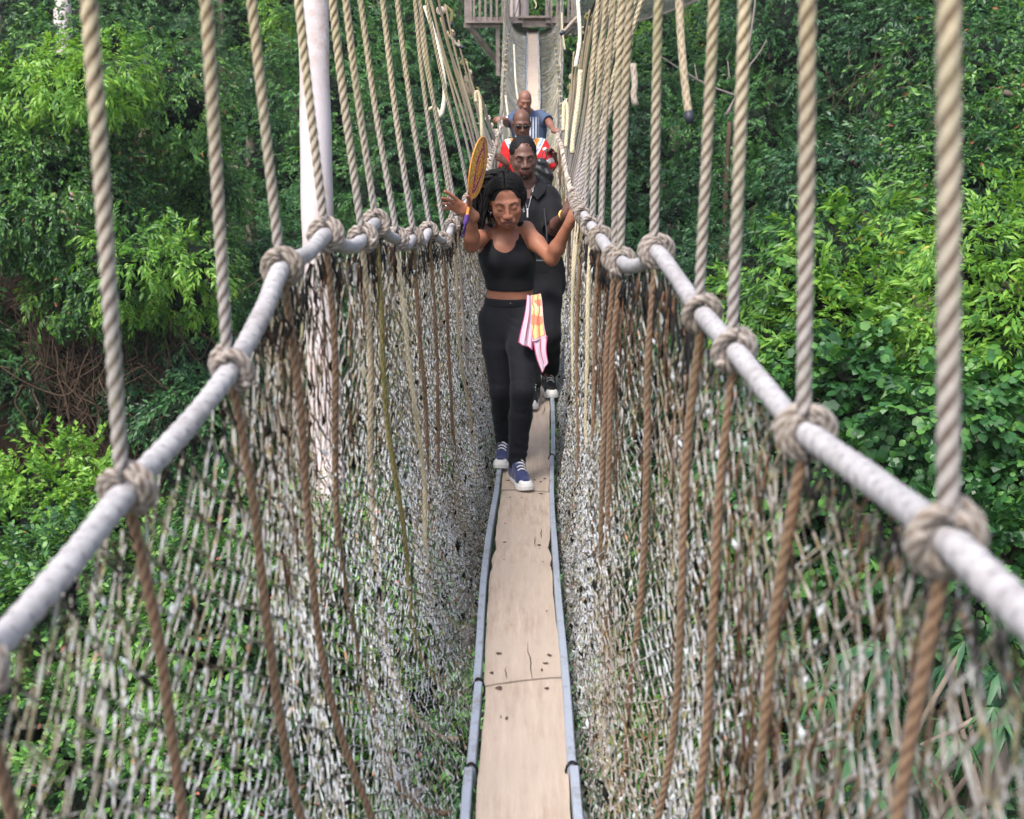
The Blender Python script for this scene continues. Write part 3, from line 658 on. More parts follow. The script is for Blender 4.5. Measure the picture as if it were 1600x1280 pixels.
RAILM = mat('grey painted side bar', lambda t: t.bsdf(t.mix(t.ramp(t.noise(14, 6, .75, t.coord()), [(.5, 0.0), (.66, 1.0)]), (.36, .40, .47), (.25, .25, .26)), .55, .4, t.bump(t.noise(50, 4, .6, t.coord()), .2, .002), metal=.15))
EDGES = [-1.2, 1.28]
y0 = atD(817, 1066, 3.69)[1]; EDGES = [y0 - 4.7, y0 - 2.3, y0, atD(820, 772, 5.95)[1]]
while EDGES[-1] < 20.5: EDGES.append(EDGES[-1] + 2.3)
while EDGES[-1] < YEND - 1.4: EDGES.append(EDGES[-1] + 1.22)
EDGES[-1] = YEND - .05
PW = .248
gp = np.random.default_rng(4); CUT = list(gp.uniform(-.012, .012, len(EDGES))); CUT[2] = .034
for i, (a, b) in enumerate(zip(EDGES[:-1], EDGES[1:])):
    n = max(4, int((b - a) / .08)); ys = np.linspace(a + .003, b - .003, n); xs, zs = board(ys)
    skew = gp.uniform(-.006, .006); lift = (i % 2) * .0025; ca = CUT[i]; cb_ = CUT[i + 1]
    nx = 9; u = np.linspace(-1, 1, nx); dz = gp.uniform(-.004, .004)
    fr = ((ys - a) / (b - a))[:, None]; yy = (a + .005 + ca * u[None]) * (1 - fr) + (b - .005 + cb_ * u[None]) * fr
    edge = PW / 2 * (1 + .012 * np.sin(ys * 7 + i) + .01 * np.sin(ys * 23))[:, None]
    if i == 3 or i == 2:      # worn hollows in the plank's edges by the first seam behind the near plank
        pass
    X = xs[:, None] + u[None] * edge + skew * (ys - a)[:, None] * .5
    if i == 2:
        bite = .014 * np.exp(-((ys - atD(817, 850, 4.95)[1]) / .10) ** 2) + .010 * np.exp(-((ys - atD(817, 880, 4.7)[1]) / .05) ** 2)
        X -= bite[:, None] * (u ** 5)[None]
    Zt = zs[:, None] + .0015 * np.sin(u * 3 + i)[None] + lift + dz * u[None] - .003 * (np.abs(u) > .99)
    top = np.stack([X, yy, Zt], -1); bot = top - (0, 0, .036)
    mb = MB(); idx = np.arange(n - 1)[:, None] * nx + np.arange(nx - 1)[None]
    q = np.stack([idx, idx + 1, idx + nx + 1, idx + nx], -1).reshape(-1, 4)
    V = np.vstack([top.reshape(-1, 3), bot.reshape(-1, 3)]); o = n * nx; qq = [q, q[:, ::-1] + o]
    for side, flip in ((0, 1), (nx - 1, 0)):
        k = np.arange(n - 1) * nx + side; e = np.stack([k, k + nx, k + nx + o, k + o], -1); qq.append(e[:, ::-1] if flip else e)
    for row, flip in ((0, 0), ((n - 1) * nx, 1)):
        k = row + np.arange(nx - 1); e = np.stack([k, k + 1, k + 1 + o, k + o], -1); qq.append(e if not flip else e[:, ::-1])
    mb.add(V, np.concatenate(qq)); pl = mb.build('plank', WOODMAT, BR, smooth=False)
    pl['_d'] = 1; del pl['_d']
    # nail knots and cracks of this plank as thin inlays
    if a < 9:
        sb = MB(); cb = MB()
        def blob(x, y, rx, ry, mbx, h=.0012):
            th = np.linspace(0, 2 * math.pi, 10, endpoint=False); r = 1 + gp.uniform(-.35, .35, 10)
            bx, bz = board(y + ry * np.sin(th) * r); px_ = board(y)[0] + x + rx * np.cos(th) * r
            P = np.stack([px_, y + ry * np.sin(th) * r, bz + lift + h + dz * x / (PW / 2)], -1); c = P.mean(0)
            mbx.add(np.vstack([P, c]), t=[(k, (k + 1) % 10, 10) for k in range(10)])
        for yy_ in (a + .09, a + .16, b - .10, (a + b) / 2 + .2):
            for sx in (-.085, .088): 
                if gp.random() < .8: blob(sx + gp.uniform(-.02, .02), yy_ + gp.uniform(-.05, .05), gp.uniform(.005, .011), gp.uniform(.006, .014), sb, .0022)
        for _ in range(9): blob(gp.uniform(-.1, .1), gp.uniform(a + .05, b - .05), gp.uniform(.002, .007), gp.uniform(.003, .012), sb, .0022)
        for _ in range(4):
            x = gp.uniform(-.09, .09); y = a + .01 if _ < 2 else gp.uniform(a + .1, b - .4); L = gp.uniform(.08, .30); m_ = 8
            t_ = np.linspace(0, 1, m_); cx = board(y + t_ * L)[0] + x + np.cumsum(gp.normal(size=m_)) * .0022; cz = board(y + t_ * L)[1] + lift + .0026 + dz * x / (PW / 2)
            w = .0013 * np.sin(np.pi * np.clip(t_ + .05, 0, 1)) + .0003; A = np.stack([cx - w, y + t_ * L, cz], -1); B = np.stack([cx + w, y + t_ * L, cz], -1)
            V = np.empty((2 * m_, 3)); V[0::2] = A; V[1::2] = B; cb.add(V, [(2 * k, 2 * k + 1, 2 * k + 3, 2 * k + 2) for k in range(m_ - 1)])
        sb.build('knot_marks', STAIN, pl, smooth=False, kind='stuff'); cb.build('crack_marks', CRACK, pl, smooth=False, kind='stuff')

# --- the ladder that carries the planks: side bars with joints, rungs below
SEG = {-1: [-1.5, 1.2, atD(745, 1222, 3.2)[1], atD(750, 1080, 3.65)[1], 6.6, 9.5, 12.5, 15.5, 18.5, 21.5, 24.5, 27.5, YEND], 1: [-1.5, .8, atD(897, 1205, 3.2)[1], 6.1, 9.2, 12.2, 15.2, 18.2, 21.2, 24.2, 27.2, YEND]}
for side in (-1, 1):
    E = SEG[side]
    for k, (a, b) in enumerate(zip(E[:-1], E[1:])):
        ys = np.linspace(a + .002, b - .002, max(4, int((b - a) / .1))); xs, zs = board(ys)
        c = xs + side * (.1395 + .0025 * np.sin(ys * 3 + side) + (.006 if k % 2 else 0)); w = .0125; mb = MB()
        prof = np.array([(-w, -.045), (-w, .020), (-w + .003, .024), (w - .003, .024), (w, .020), (w, -.045)]); m_ = len(prof)
        V = np.stack([c[:, None] + prof[None, :, 0], np.repeat(ys[:, None], m_, 1), zs[:, None] + prof[None, :, 1]], -1)
        i = np.arange(len(ys) - 1)[:, None] * m_; j = np.arange(m_)[None]
        q = np.stack([i + j, i + (j + 1) % m_, i + m_ + (j + 1) % m_, i + m_ + j], -1).reshape(-1, 4)
        mb.add(V, q); n = len(ys); mb.add(V[0], t=[(0, 5, 1), (1, 5, 4), (1, 4, 2), (2, 4, 3)]); mb.add(V[-1], t=[(0, 1, 5), (1, 4, 5), (1, 2, 4), (2, 3, 4)])
        mb.build('side_bar', RAILM, BR, smooth=False)
ALU = plain('dull aluminium', (.42, .43, .44), .5, .5, .2, 60, metal=.6)
mesh_r = None
for k, y in enumerate(np.arange(-1.2, YEND - .2, .36)):
    x, z = board(y); 
    if mesh_r is None:
        mb = MB(); v, q, t, _ = tube([(-.13, 0, 0), (0, 0, 0), (.13, 0, 0)], .012, 8); mb.add(v, q, t); mesh_r = mb.mesh('rung', ALU)
    o = bpy.data.objects.new('rung', mesh_r); COL.objects.link(o); o.parent = BR; o.location = Vector((x, y, z - .062)) - BR.location
# iron wire ties round the side bars at their joints
for side, ylist in ((-1, SEG[-1][2:6]), (1, SEG[1][2:5])):
    for y in ylist:
        x, z = board(y); mb = MB(); th = np.linspace(0, 2 * math.pi * 1.6, 26)
        P = np.stack([x + side * .1405 + .0185 * np.cos(th), y + .004 * th / 3, z - .008 + .038 * np.sin(th)], -1); v, q, t, _ = tube(P, .0028, 5); mb.add(v, q, t); mb.build('wire_tie', TAR, BR)

# --- rail ropes wrapped in tape
for side, R in ((-1, railL), (1, railR)):
    P, s = resample(R, .012); near = P[:, 1] < 7.5
    for part, (sel, step) in enumerate(((near, .008), (~near, .06))):
        Q = P[sel]; 
        if part == 1: Q = np.vstack([P[near][-1:], Q])
        Q, s = resample(Q, step); g = np.random.default_rng(8 + side)
        r = .0185 * (1 - .25 * np.clip((Q[:, 1] - 4) / 6, 0, 1)) * (1 + .03 * np.sin(s * 9) + .02 * np.sin(s * 31))
        mb = MB(); v, q, t, lay = tube(Q, r, 16 if part == 0 else 8, lobes=1 if part == 0 else 0, amp=.16, pitch=.030); mb.add(v, q, t, attr=lay)
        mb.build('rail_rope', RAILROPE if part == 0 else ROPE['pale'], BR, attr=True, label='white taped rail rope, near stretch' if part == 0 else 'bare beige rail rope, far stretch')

# --- hangers with their hitches, and the ropes that run on down through the netting
def hitch(c, T, side, rr, hr, g, up, dn):
    """rope coming down from above, two turns round the rail with a crossing turn, tail going down"""
    T = T / np.linalg.norm(T); n = np.array((0, 0, 1.)) - T * T[2]; n /= np.linalg.norm(n); b = np.cross(T, n)
    rr = rr * g.uniform(.66, .76); R = hr + rr * .86; turns = g.uniform(1.7, 2.5); th = np.linspace(0, 2 * math.pi * turns, 36); adv = np.linspace(-1.15, 1.15, 36) * rr * 1.6
    P = c + T * adv[:, None] + (n * np.cos(th)[:, None] + b * (side * np.sin(th))[:, None]) * R
    m = np.linspace(0, 2 * math.pi, 26); over = c + T * (np.linspace(1.6, -1.6, 26) * rr * g.choice([-1, 1]) + g.uniform(-.5, .5) * rr)[:, None] + (n * np.cos(m)[:, None] + b * (side * np.sin(m))[:, None]) * (R + rr * 1.15)
    ph = g.uniform(0, 6.28); m2 = np.linspace(ph, ph + g.uniform(3.0, 4.6), 20); tail = c + T * (np.linspace(-2.3, 1.9, 20) * rr * g.choice([-1, 1]))[:, None] + (n * np.cos(m2)[:, None] + b * (side * np.sin(m2))[:, None]) * (R + rr * g.uniform(.9, 1.3))
    return [P, over, tail]
def net_point(side, Y, t, inset=0.0):
    """point on the netting: t = 0 at the rail rope, 1 at the side bar"""
    Y = np.asarray(Y, float); t = np.asarray(t, float); top = rail(side, Y); bx, bz = board(Y); x1 = bx + side * .158; z1 = bz - .055
    xt = top[..., 0]; zt = top[..., 2] - .02; a = t * (math.pi / 2)
    e = 2 / 2.3; z = zt + (z1 - zt) * np.sin(a) ** e; x = x1 + (xt - x1) * np.cos(a) ** e
    wv = .018 * np.sin(Y * 3.1 + side) + .012 * np.sin(Y * 7.7 + t * 5) + .010 * np.sin(t * 11 + Y * 2.0)
    x = x - side * inset + wv * np.sin(np.pi * np.clip(t, 0, 1)) * side
    return np.stack([x, Y, z], -1)
LH = [(135, 0, 198, 765), (321, 0, 354, 575), (393, 0, 440, 418), (467, 0, 510, 366), (519, 0, 567, 372), (540, 0, 588, 350), (562, 0, 618, 374), (597, 0, 646, 372), (620, 0, 670, 362), (646, -10, 692, 376), (655, 0, 706, 352)]
RH = [(1470, 0, 1480, 843), (1254, 0, 1262, 676), (1160, 0, 1150, 550), (1114, 0, 1097, 488), (1029, 0, 1026, 392), (985, 0, 972, 408), (973, 0, 962, 402), (960, 0, 938, 372), (948, 0, 926, 354), (936, 0, 912, 336)]
gh = np.random.default_rng(12)
def railY(side, px, py):
    R = railL if side < 0 else railR; x, y, D = project(R); k = (R[:, 1] < 6.0) & (R[:, 1] > .4); i = np.argmin(np.where(k, (x - px) ** 2 + (y - py) ** 2, 1e9)); return R[i, 1]
def one_hanger(side, Y, top, c, T, lod, low='brown', vanish=.6, hr=.0185, up_label=None):
    rr = .0108 if lod < 2 else .0080; step = (.0085, .013, .04, .10)[lod]; sides = (12, 9, 5, 5)[lod]
    L = np.linalg.norm(top - c); nn = 6; f = np.linspace(0, 1, nn)[:, None]; start = c + (0, 0, hr + rr * .5)
    Pp = top + (start - top) * f + np.stack([np.sin(f[:, 0] * 9 + Y), np.cos(f[:, 0] * 7 + Y * 2), 0 * f[:, 0]], 1) * .006
    P, s = resample(spline(Pp, 6), step); mb = MB()
    v, q, t, lay = tube(P, rr * (1 + .05 * np.sin(s * 3 + Y * 5)), sides, 3 if lod < 2 else 0, .30, .078, cap=lod < 3); mb.add(v, q, t, attr=lay if lod < 2 else np.full(len(v), .45))
    h = mb.build('hanger_rope', ROPE['hang'], BR, attr=True, label=up_label)
    if lod < 3:
        mb = MB()
        for C_ in hitch(c, T, side, rr, hr, gh, None, None):
            v, q, t, lay = tube(C_, rr * .86, 10 if lod < 2 else 6, 3 if lod < 2 else 0, .38, .055); mb.add(v, q, t, attr=lay)
        mb.build('rail_knot', ROPE['grey'] if lod < 2 else ROPE['pale'], h, attr=True)
    # running on down the inside of the netting, until it dives behind it
    tt = np.linspace(0, 1, 14); dY = gh.uniform(-.05, .06); inset = np.interp(tt, [0, max(.05, vanish - .2), vanish + .15], [.014, .014, -.035])
    lp = np.array([net_point(side, Y + dY * x + .01 * math.sin(x * 9 + Y), x, ii) for x, ii in zip(tt, inset)]); lp[0] = c - (0, 0, hr)
    P, s = resample(spline(lp, 5), step * 1.1); mb = MB()
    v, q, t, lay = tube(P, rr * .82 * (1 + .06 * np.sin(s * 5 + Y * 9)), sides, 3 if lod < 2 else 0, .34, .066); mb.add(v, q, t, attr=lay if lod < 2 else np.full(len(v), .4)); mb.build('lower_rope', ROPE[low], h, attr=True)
HANG = []
for side, HH in ((-1, LH), (1, RH)):
    for (x0, y0_, x1, y1) in HH:
        Y = railY(side, x1, y1); c = rail(side, Y); T = rail(side, Y + .03) - rail(side, Y - .03)
        a = atY(x0, y0_, Y); zt = cable(side, Y)[2]; top = c + (a - c) * ((zt - c[2]) / (a[2] - c[2]))
        HANG.append((side, Y)); lod = 0 if Y < 3.2 else 1
        low = gh.choice(['brown', 'brown', 'olive', 'beige', 'cream']) if Y > 2.9 else ('brown')
        one_hanger(side, Y, top, c, T, lod, low, gh.uniform(.3, .62) if Y > 2.5 else 1.1)
for side, Y in ((-1, 1.12), (1, .72)):
    c = rail(side, Y); one_hanger(side, Y, cable(side, Y) , c, rail(side, Y + .03) - rail(side, Y - .03), 0, 'brown', 1.1)
for side in (-1, 1):
    Y = 6.0 if side < 0 else 4.9
    while Y < YEND - .5:
        c = rail(side, Y); T = rail(side, Y + .05) - rail(side, Y - .05); cb = cable(side, Y + gh.uniform(-.25, .25)) + (gh.uniform(-.04, .04), 0, 0)
        d = Y; lod = 1 if d < 7 else (2 if d < 14 else 3)
        if cb[2] > c[2] + .12: one_hanger(side, Y, cb, c, T, lod, gh.choice(['brown', 'pale', 'olive', 'cream', 'brown', 'grey'] if Y < 13 else ['white', 'cream', 'beige']), gh.uniform(.10, .45) if Y < 13 else gh.uniform(.6, 1.2), .016)
        else: one_hanger(side, Y, c + (0, 0, .12), c, T, lod, gh.choice(['white', 'cream', 'beige']), gh.uniform(.6, 1.2), .016)
        Y += gh.choice([.14, .3, .45, .6]) * (1.0 if side < 0 else .7) * gh.uniform(.8, 1.2) if Y < 14 else gh.uniform(.3, .5)

# cables, with rope ends lashed along them
STEEL = plain('dark steel cable', (.05, .048, .045), .6, .5, .3, 60)
for side, C_ in ((-1, cabL), (1, cabR)):
    P, s = resample(C_, .08); mb = MB(); v, q, t, lay = tube(P, .010, 6); mb.add(v, q, t); mb.build('steel_cable', STEEL, BR)
    g = np.random.default_rng(60 + side)
    for Y in np.arange(7.2, 27, .7):
        Y = Y + g.uniform(-.15, .15); c = cable(side, Y); T = cable(side, Y + .05) - cable(side, Y - .05); mb = MB()
        for K in hitch(c, T, side, .0095, .011, g, None, None): v, q, t, lay = tube(K[::2], .0095, 5); mb.add(v, q, t, attr=np.full(len(v), .3))
        kn = mb.build('cable_knot', ROPE[g.choice(['beige', 'pale', 'olive'])], BR, attr=True)
# loose ends: looped and cut ropes hanging from the cables
def loose(pts, r, m, label=None, tip=True, lobes=3):
    P, s = resample(spline([atD(*p) for p in pts], 8), .014); mb = MB(); v, q, t, lay = tube(P, r, 9, lobes, .28, .07); mb.add(v, q, t, attr=lay); o = mb.build('loose_rope_end', ROPE[m], BR, attr=True, label=label)
    if tip:
        d = P[-1] - P[-3]; d /= np.linalg.norm(d); mb = MB(); v, q, t, lay = tube(np.array([P[-1] - d * .006, P[-1] + d * .012, P[-1] + d * .026]), [r * 1.08, r * 1.1, r * .9], 9); mb.add(v, q, t); mb.build('taped_tip', TAPE, o)
TAPE = plain('dark tape', (.03, .033, .05), .5, .4, .2, 80)
loose([(1052, -160, 3.1), (1060, -20, 3.1), (1064, 60, 3.1), (1070, 130, 3.1), (1076, 178, 3.1)], .0115, 'beige', 'beige rope end with a dark tip hanging clear of the rail')
loose([(664, 10, 6.5), (676, 45, 6.5), (688, 90, 6.5), (695, 140, 6.5), (690, 178, 6.5), (684, 180, 6.5)], .014, 'white', 'white rope loop hanging among the left ropes')
loose([(690, 182, 6.5), (680, 168, 6.5), (671, 171, 6.5), (668, 175, 6.5)], .010, 'cream')
loose([(744, 160, 9), (743, 146, 9), (747, 144, 9), (751, 165, 9), (753, 215, 9)], .014, 'cream', tip=False)
loose([(905, 25, 7.5), (897, 32, 7.5), (888, 42, 7.5), (880, 50, 7.5)], .012, 'pale')
loose([(903, 0, 7), (906, 60, 7), (899, 105, 7)], .013, 'white', tip=False)
loose([(884, 230, 8), (887, 180, 8), (884, 160, 8), (881, 165, 8), (880, 205, 8)], .014, 'cream', tip=False)
loose([(907, 110, 7), (903, 160, 7), (896, 210, 7), (894, 240, 7)], .016, 'cream', tip=False)
loose([(989, 100, 3.4), (992, 130, 3.4), (990, 150, 3.4), (994, 165, 3.4)], .010, 'pale', tip=False)
loose([(694, 8, 8), (706, 20, 8), (705, 36, 8)], .012, 'olive')
loose([(703, 55, 8), (712, 68, 8), (720, 73, 8)], .012, 'pale')
loose([(878, 20, 20), (879, 50, 20), (883, 78, 20)], .014, 'cream')
loose([(835, 0, 24), (838, 8, 24), (836, 14, 24)], .014, 'cream')
loose([(803, 70, 17), (806, 130, 17), (811, 165, 17)], .014, 'white', tip=False)
loose([(790, 150, 15), (794, 185, 15), (796, 215, 15)], .014, 'white', tip=False)

# --- netting: two layers of knotted diamond mesh each side
def netting(side, ya, yb, cw, rows, r, inset, seed, jit, mb, split=False):
    # diamond mesh, about eight centimetres long and five high
    g = np.random.default_rng(seed); nc = int((yb - ya) / cw); t = np.linspace(0.004, 1, rows + 1)[None, :]; Yc = (ya + (np.arange(nc) + .5) * cw)[:, None]
    zig = ((np.arange(nc)[:, None] + np.arange(rows + 1)[None]) % 2 * 2 - 1) * cw * .46
    ny = Noise(seed, 8, 1.6); nt_ = Noise(seed + 1, 8, 1.6)
    base = np.stack([Yc + 0 * t, 0 * Yc + t * 2, 0 * Yc + 0 * t], -1)
    Y = Yc + zig + ny(base * 3) * .03 + g.normal(size=(nc, rows + 1)) * cw * jit; T_ = t + nt_(base * 3) * .010 + g.normal(size=(nc, rows + 1)) * .25 * jit / rows
    P = net_point(side, Y, np.clip(T_, 0, 1.0), inset) ; P[..., 0] += g.normal(size=(nc, rows + 1)) * .004 + .012 * ny(base * 5)
    # each segment split once so that knots can be thick and cords thin
    K = 2 * rows + 1; Q = np.empty((nc, K, 3)); Q[:, 0::2] = P; Q[:, 1::2] = (P[:, 1:] + P[:, :-1]) / 2
    R = np.empty((nc, K)); R[:, 0::2] = r * g.choice([1.15, 1.4, 1.75, 2.6], (nc, rows + 1), p=[.33, .42, .215, .035]); R[:, 1::2] = r * g.uniform(.7, 1.25, (nc, rows))
    if not split: Q = P; R = R[:, 0::2] * .92
    v, q = strands(Q, R, 3); mb.add(v, q)
for side in (-1, 1):
    mb = MB()
    netting(side, .35, 4.2, .036, 64, .0021, -.004, 70 + side, .05, mb); netting(side, 4.2, 8.5, .032, 72, .0021, -.004, 71 + side, .06, mb)
    mb.build('side_netting', NET, BR, kind='stuff', smooth=False, label='grey weathered netting, inner layer')
    mb = MB(); netting(side, 8.5, YEND, .060, 34, .0045, -.004, 74 + side, .15, mb); netting(side, 8.5, YEND, .052, 28, .0055, -.03, 84 + side, .2, mb)
    mb.build('side_netting', NETFAR, BR, kind='stuff', smooth=False, label='paler netting of the far stretch')
    mb = MB()
    netting(side, .35, 3.6, .043, 66, .0015, -.034, 80 + side, .12, mb); netting(side, 3.6, 8.5, .034, 62, .0021, -.028, 82 + side, .12, mb)
    netting(side, 3.5, 8.5, .040, 60, .0019, -.016, 86 + side, .10, mb)
    mb.build('side_netting', NET, BR, kind='stuff', smooth=False, label='grey weathered netting, outer layer')
    # black lashing and frayed rusty fibre under the rail
    g = np.random.default_rng(90 + side); mb = MB(); fb = MB()
    for _ in range(1700):
        Y = g.uniform(.4, 9) if _ < 1150 else g.uniform(9, YEND); t0 = abs(g.normal()) * .012; L = g.uniform(.006, .030) * (1 if side < 0 else 1.4)
        clump = .5 + .5 * math.sin(Y * 3.7 + side) * math.sin(Y * 9.1)
        if g.random() > .35 + .6 * clump: continue
        L *= 1 if Y > 2.2 else .55; t0 *= 1 if Y > 2.2 else .6
        a = net_point(side, Y, t0); P = np.array([a, net_point(side, Y + g.normal() * .006, t0 + L * .5, g.normal() * .006), net_point(side, Y + g.normal() * .008, t0 + L, g.normal() * .006)])
        v, q, t, _l = tube(P, [.002, g.uniform(.002, .0045) * (1 if Y > 2.2 else .6), .001], 4); (mb if g.random() < .85 else fb).add(v, q, t)
    mb.build('black_lashing', TAR, BR, kind='stuff'); 
    for _ in range(280 if side > 0 else 90):
        yc, tc, wy, wt = (3.0, .06, .38, .07) if g.random() < .45 else ((1.55, .16, .35, .08) if side > 0 else (2.3, .07, .3, .05))
        Y = yc + g.normal() * wy; tt_ = abs(tc + g.normal() * wt); L = g.uniform(.02, .07)
        P = np.array([net_point(side, Y, tt_, .006), net_point(side, Y + g.normal() * .006, tt_ + L / 2, .010), net_point(side, Y + g.normal() * .012, tt_ + L, .004)])
        if Y < .4: continue
        v, q, t, _l = tube(P, [.0012, g.uniform(.0015, .0035), .0008], 3); fb.add(v, q, t)
    fb.build('frayed_fibre', FIBRE, BR, kind='stuff')
    # dead leaves, lichen flakes and dark clots caught in the mesh
    for nm, m, cnt, s0, s1 in (('lichen_flakes', plain('pale lichen', (.66, .69, .70), .9, .1, .3, 90), 2600, .003, .008), ('dead_leaf_bits', plain('dead leaf bits', (.42, .24, .15), .9, .1, .4, 60), 200, .003, .008), ('dark_clots', plain('dark moss clots', (.02, .02, .016), .95, .1, .3, 60), 700, .004, .013)):
        n = cnt; Y = 1.3 + g.uniform(0, 1, n) ** 1.2 * 9; t = g.uniform(.02, 1, n); c = net_point(side, Y, t, g.uniform(-.02, .008, n)); s_ = g.uniform(s0, s1, n) * np.where(g.random(n) < .04, 1.8, 1)
        d = norm(g.normal(size=(n, 3)) * (.35, .5, .35) + (0, 0, -1)); w = norm(np.cross(d, g.normal(size=(n, 3)))); u_ = np.cross(d, w)
        V = np.stack([c + d * s_[:, None] * 1.6, c - d * s_[:, None] * 1.6, c + w * s_[:, None] * .7, c - w * s_[:, None] * .7, c + u_ * s_[:, None] * .5, c - u_ * s_[:, None] * .5], 1)
        F = np.array([(0, 2, 4), (0, 4, 3), (0, 3, 5), (0, 5, 2), (1, 4, 2), (1, 3, 4), (1, 5, 3), (1, 2, 5)])[None] + (np.arange(n) * 6)[:, None, None]
        mbx = MB(); mbx.add(V, t=F); mbx.build(nm, m, BR, kind='stuff', smooth=False)

# --- timber platform round the far tree
PLANKM = plain('weathered timber', (.46, .37, .33), .9, .15, .35, 5, .4)
PT = thing('tree_platform', atD(812, 42, 31.5), 'timber platform with upright slat railing where the walkway ends, top of the picture', 'platform')
zp = atD(800, 42, 31)[2]
def bpart(nm, a, b, w, h, m=PLANKM, up=(0, 0, 1)): mb = MB(); v, q = beam(a, b, w, h, up); mb.add(v, q); return mb.build(nm, m, PT, smooth=False)
Yp = 31.0; xl, xr = atD(731, 42, 31)[0], atD(897, 42, 31)[0]; xo0, xo1 = atD(815, 42, 31)[0], atD(851, 42, 31)[0]
for k in range(16):
    y = Yp + .08 + k * .152; bpart('deck_board', (xl, y, zp + .10), (xr, y, zp + .10), .145, .035)
bpart('fascia', (xl, Yp, zp + .07), (xo0, Yp, zp + .07), .04, .15); bpart('fascia', (xo1, Yp, zp + .07), (xr, Yp, zp + .07), .04, .15); bpart('step', (xo0 - .12, Yp - .06, zp + .14), (xo1 + .12, Yp - .06, zp + .14), .18, .05); bpart('joist', (xo0, Yp + .05, zp - .02), (xo1, Yp + .05, zp - .02), .06, .16)
def bal(x, w=.055, h=1.15, y=Yp - .045): bpart('baluster', (x, y, zp - .02), (x, y, zp + h), w, .035, up=(0, 1, 0))
for x in np.arange(xl + .22, xo0 - .05, .145): bal(x)
for x in np.arange(xo1 + .12, xr - .2, .145): bal(x)
for x, w in ((xl + .04, .13), (xl + .14, .05), (xr - .04, .13), (xo0 - .02, .10), (xo1 + .02, .10)): bal(x, w, 1.2)
for a, b in ((xl, xo0), (xo1, xr)):
    bpart('handrail', (a, Yp - .045, zp + 1.19), (b, Yp - .045, zp + 1.19), .12, .045); bpart('bottom_rail', (a, Yp - .085, zp + .02), (b, Yp - .085, zp + .02), .03, .05)
for x in (xl + .03, xr - .03):
    bpart('side_handrail', (x, Yp, zp + 1.19), (x, Yp + 2.4, zp + 1.19), .1, .045)
    for y in np.arange(Yp + .15, Yp + 2.4, .16): mb = MB(); v, q = box(x, y, zp + .57, .035, .055, 1.18); mb.add(v, q); mb.build('baluster', PLANKM, PT, smooth=False)
tc = np.array((atD(803, 42, 32.6)[0], Yp + 1.5))
bpart('brace', (xl + .1, Yp + .05, zp - .08), (tc[0] - .35, Yp + .9, zp - 1.05), .11, .11); bpart('brace', (xr - .1, Yp + .05, zp - .08), (tc[0] + .35, Yp + .9, zp - 1.05), .11, .11)
bpart('brace', (xl + .1, Yp + 2.3, zp - .08), (tc[0] - .35, Yp + 1.8, zp - 1.05), .11, .11); bpart('beam', (xl - .05, Yp + .1, zp - .05), (xl + .9, Yp + .1, zp - .05), .09, .12); bpart('beam', (xr + .05, Yp + .1, zp - .05), (xr - .9, Yp + .1, zp - .05), .09, .12)
bpart('post', (tc[0] - .42, Yp + .15, zp - .1), (tc[0] - .42, Yp + .15, zp - 1.3), .1, .1, up=(0, 1, 0))
def host():
    gz = float(ground_z(tc[0], tc[1])) - .3; root = thing('host_tree', (tc[0], tc[1], gz), 'tree trunk in the middle of the timber platform, seen through its opening', 'tree')
    trunk_mb((tc[0], tc[1], gz), (tc[0] + .2, tc[1] + .2, H + 14), .34, .22, [(tc[0] + 3, tc[1], H + 16), (tc[0] - 3, tc[1] + 1, H + 15.5)], 9, 18, .12).build('trunk', PALEBARK, root)
    g = np.random.default_rng(4); mb = MB()
    for c in ((tc[0] + 2.5, tc[1], H + 16), (tc[0] - 2.5, tc[1] + 1, H + 15.5), (tc[0], tc[1] + 2, H + 17.5)):
        n = norm(g.normal(size=(500, 3))); place(mb, 'fine', np.array(c) + n * (2.6, 2.6, 1.6) * g.uniform(.5, 1, (500, 1)), n, g.uniform(.4, .7, 500), g)
    mb.build('crown', LEAF_MID, root, smooth=False)
host()
# second walkway leaving the platform to the right: its netting hangs like a grey hammock
W2 = thing('second_walkway', atD(900, 30, 32), 'grey netting trough of a second walkway leaving the platform to the right', 'rope bridge')
def second():
    A = atD(893, 40, 32); B = atD(1180, -60, 36); mb = MB(); n = 230; rows = 30; f = np.linspace(0, 1, n)
    for lay_ in (0, 1):
        P = np.empty((n, rows + 1, 3)); th = np.linspace(-1, 1, rows + 1); g = np.random.default_rng(40 + lay_)
        for i, a in enumerate(f):
            c = A + (B - A) * a; c = c + (0, 0, .9 - .8 * math.sin(a * math.pi) * .4 + .10); P[i, :, 0] = c[0] + ((i + np.arange(rows + 1)) % 2 * 2 - 1) * .012 + g.normal(size=rows + 1) * .004
            P[i, :, 1] = c[1] + th * .55 * np.abs(th) ** .3; P[i, :, 2] = c[2] - 1.25 * (1 - np.abs(th) ** 2.2) - lay_ * .02
        v, q = strands(P, np.full((n, rows + 1), .009), 3); mb.add(v, q)
    mb.build('side_netting', plain('grey green netting', (.24, .25, .21), .9, .1, .4, 30), W2, kind='stuff', smooth=False)
    for s_ in (-1, 1):
        P = np.array([A + (B - A) * a + (0, s_ * .55, 1.0 - .32 * math.sin(a * math.pi)) for a in np.linspace(0, 1, 24)]); mb = MB(); v, q, t, l_ = tube(P, .02, 6); mb.add(v, q, t, attr=l_); mb.build('rail_rope', ROPE['pale'], W2, attr=True)
    P = np.array([A + (B - A) * a + (0, 0, -.24 - .3 * math.sin(a * math.pi)) for a in np.linspace(0, 1, 14)]); mb = MB()
    for i in range(13): v, q = beam(P[i], P[i] + (P[i + 1] - P[i]) * .99, .26, .035); mb.add(v, q); mb.build('plank', PLANKM, W2, smooth=False); mb = MB()
second()

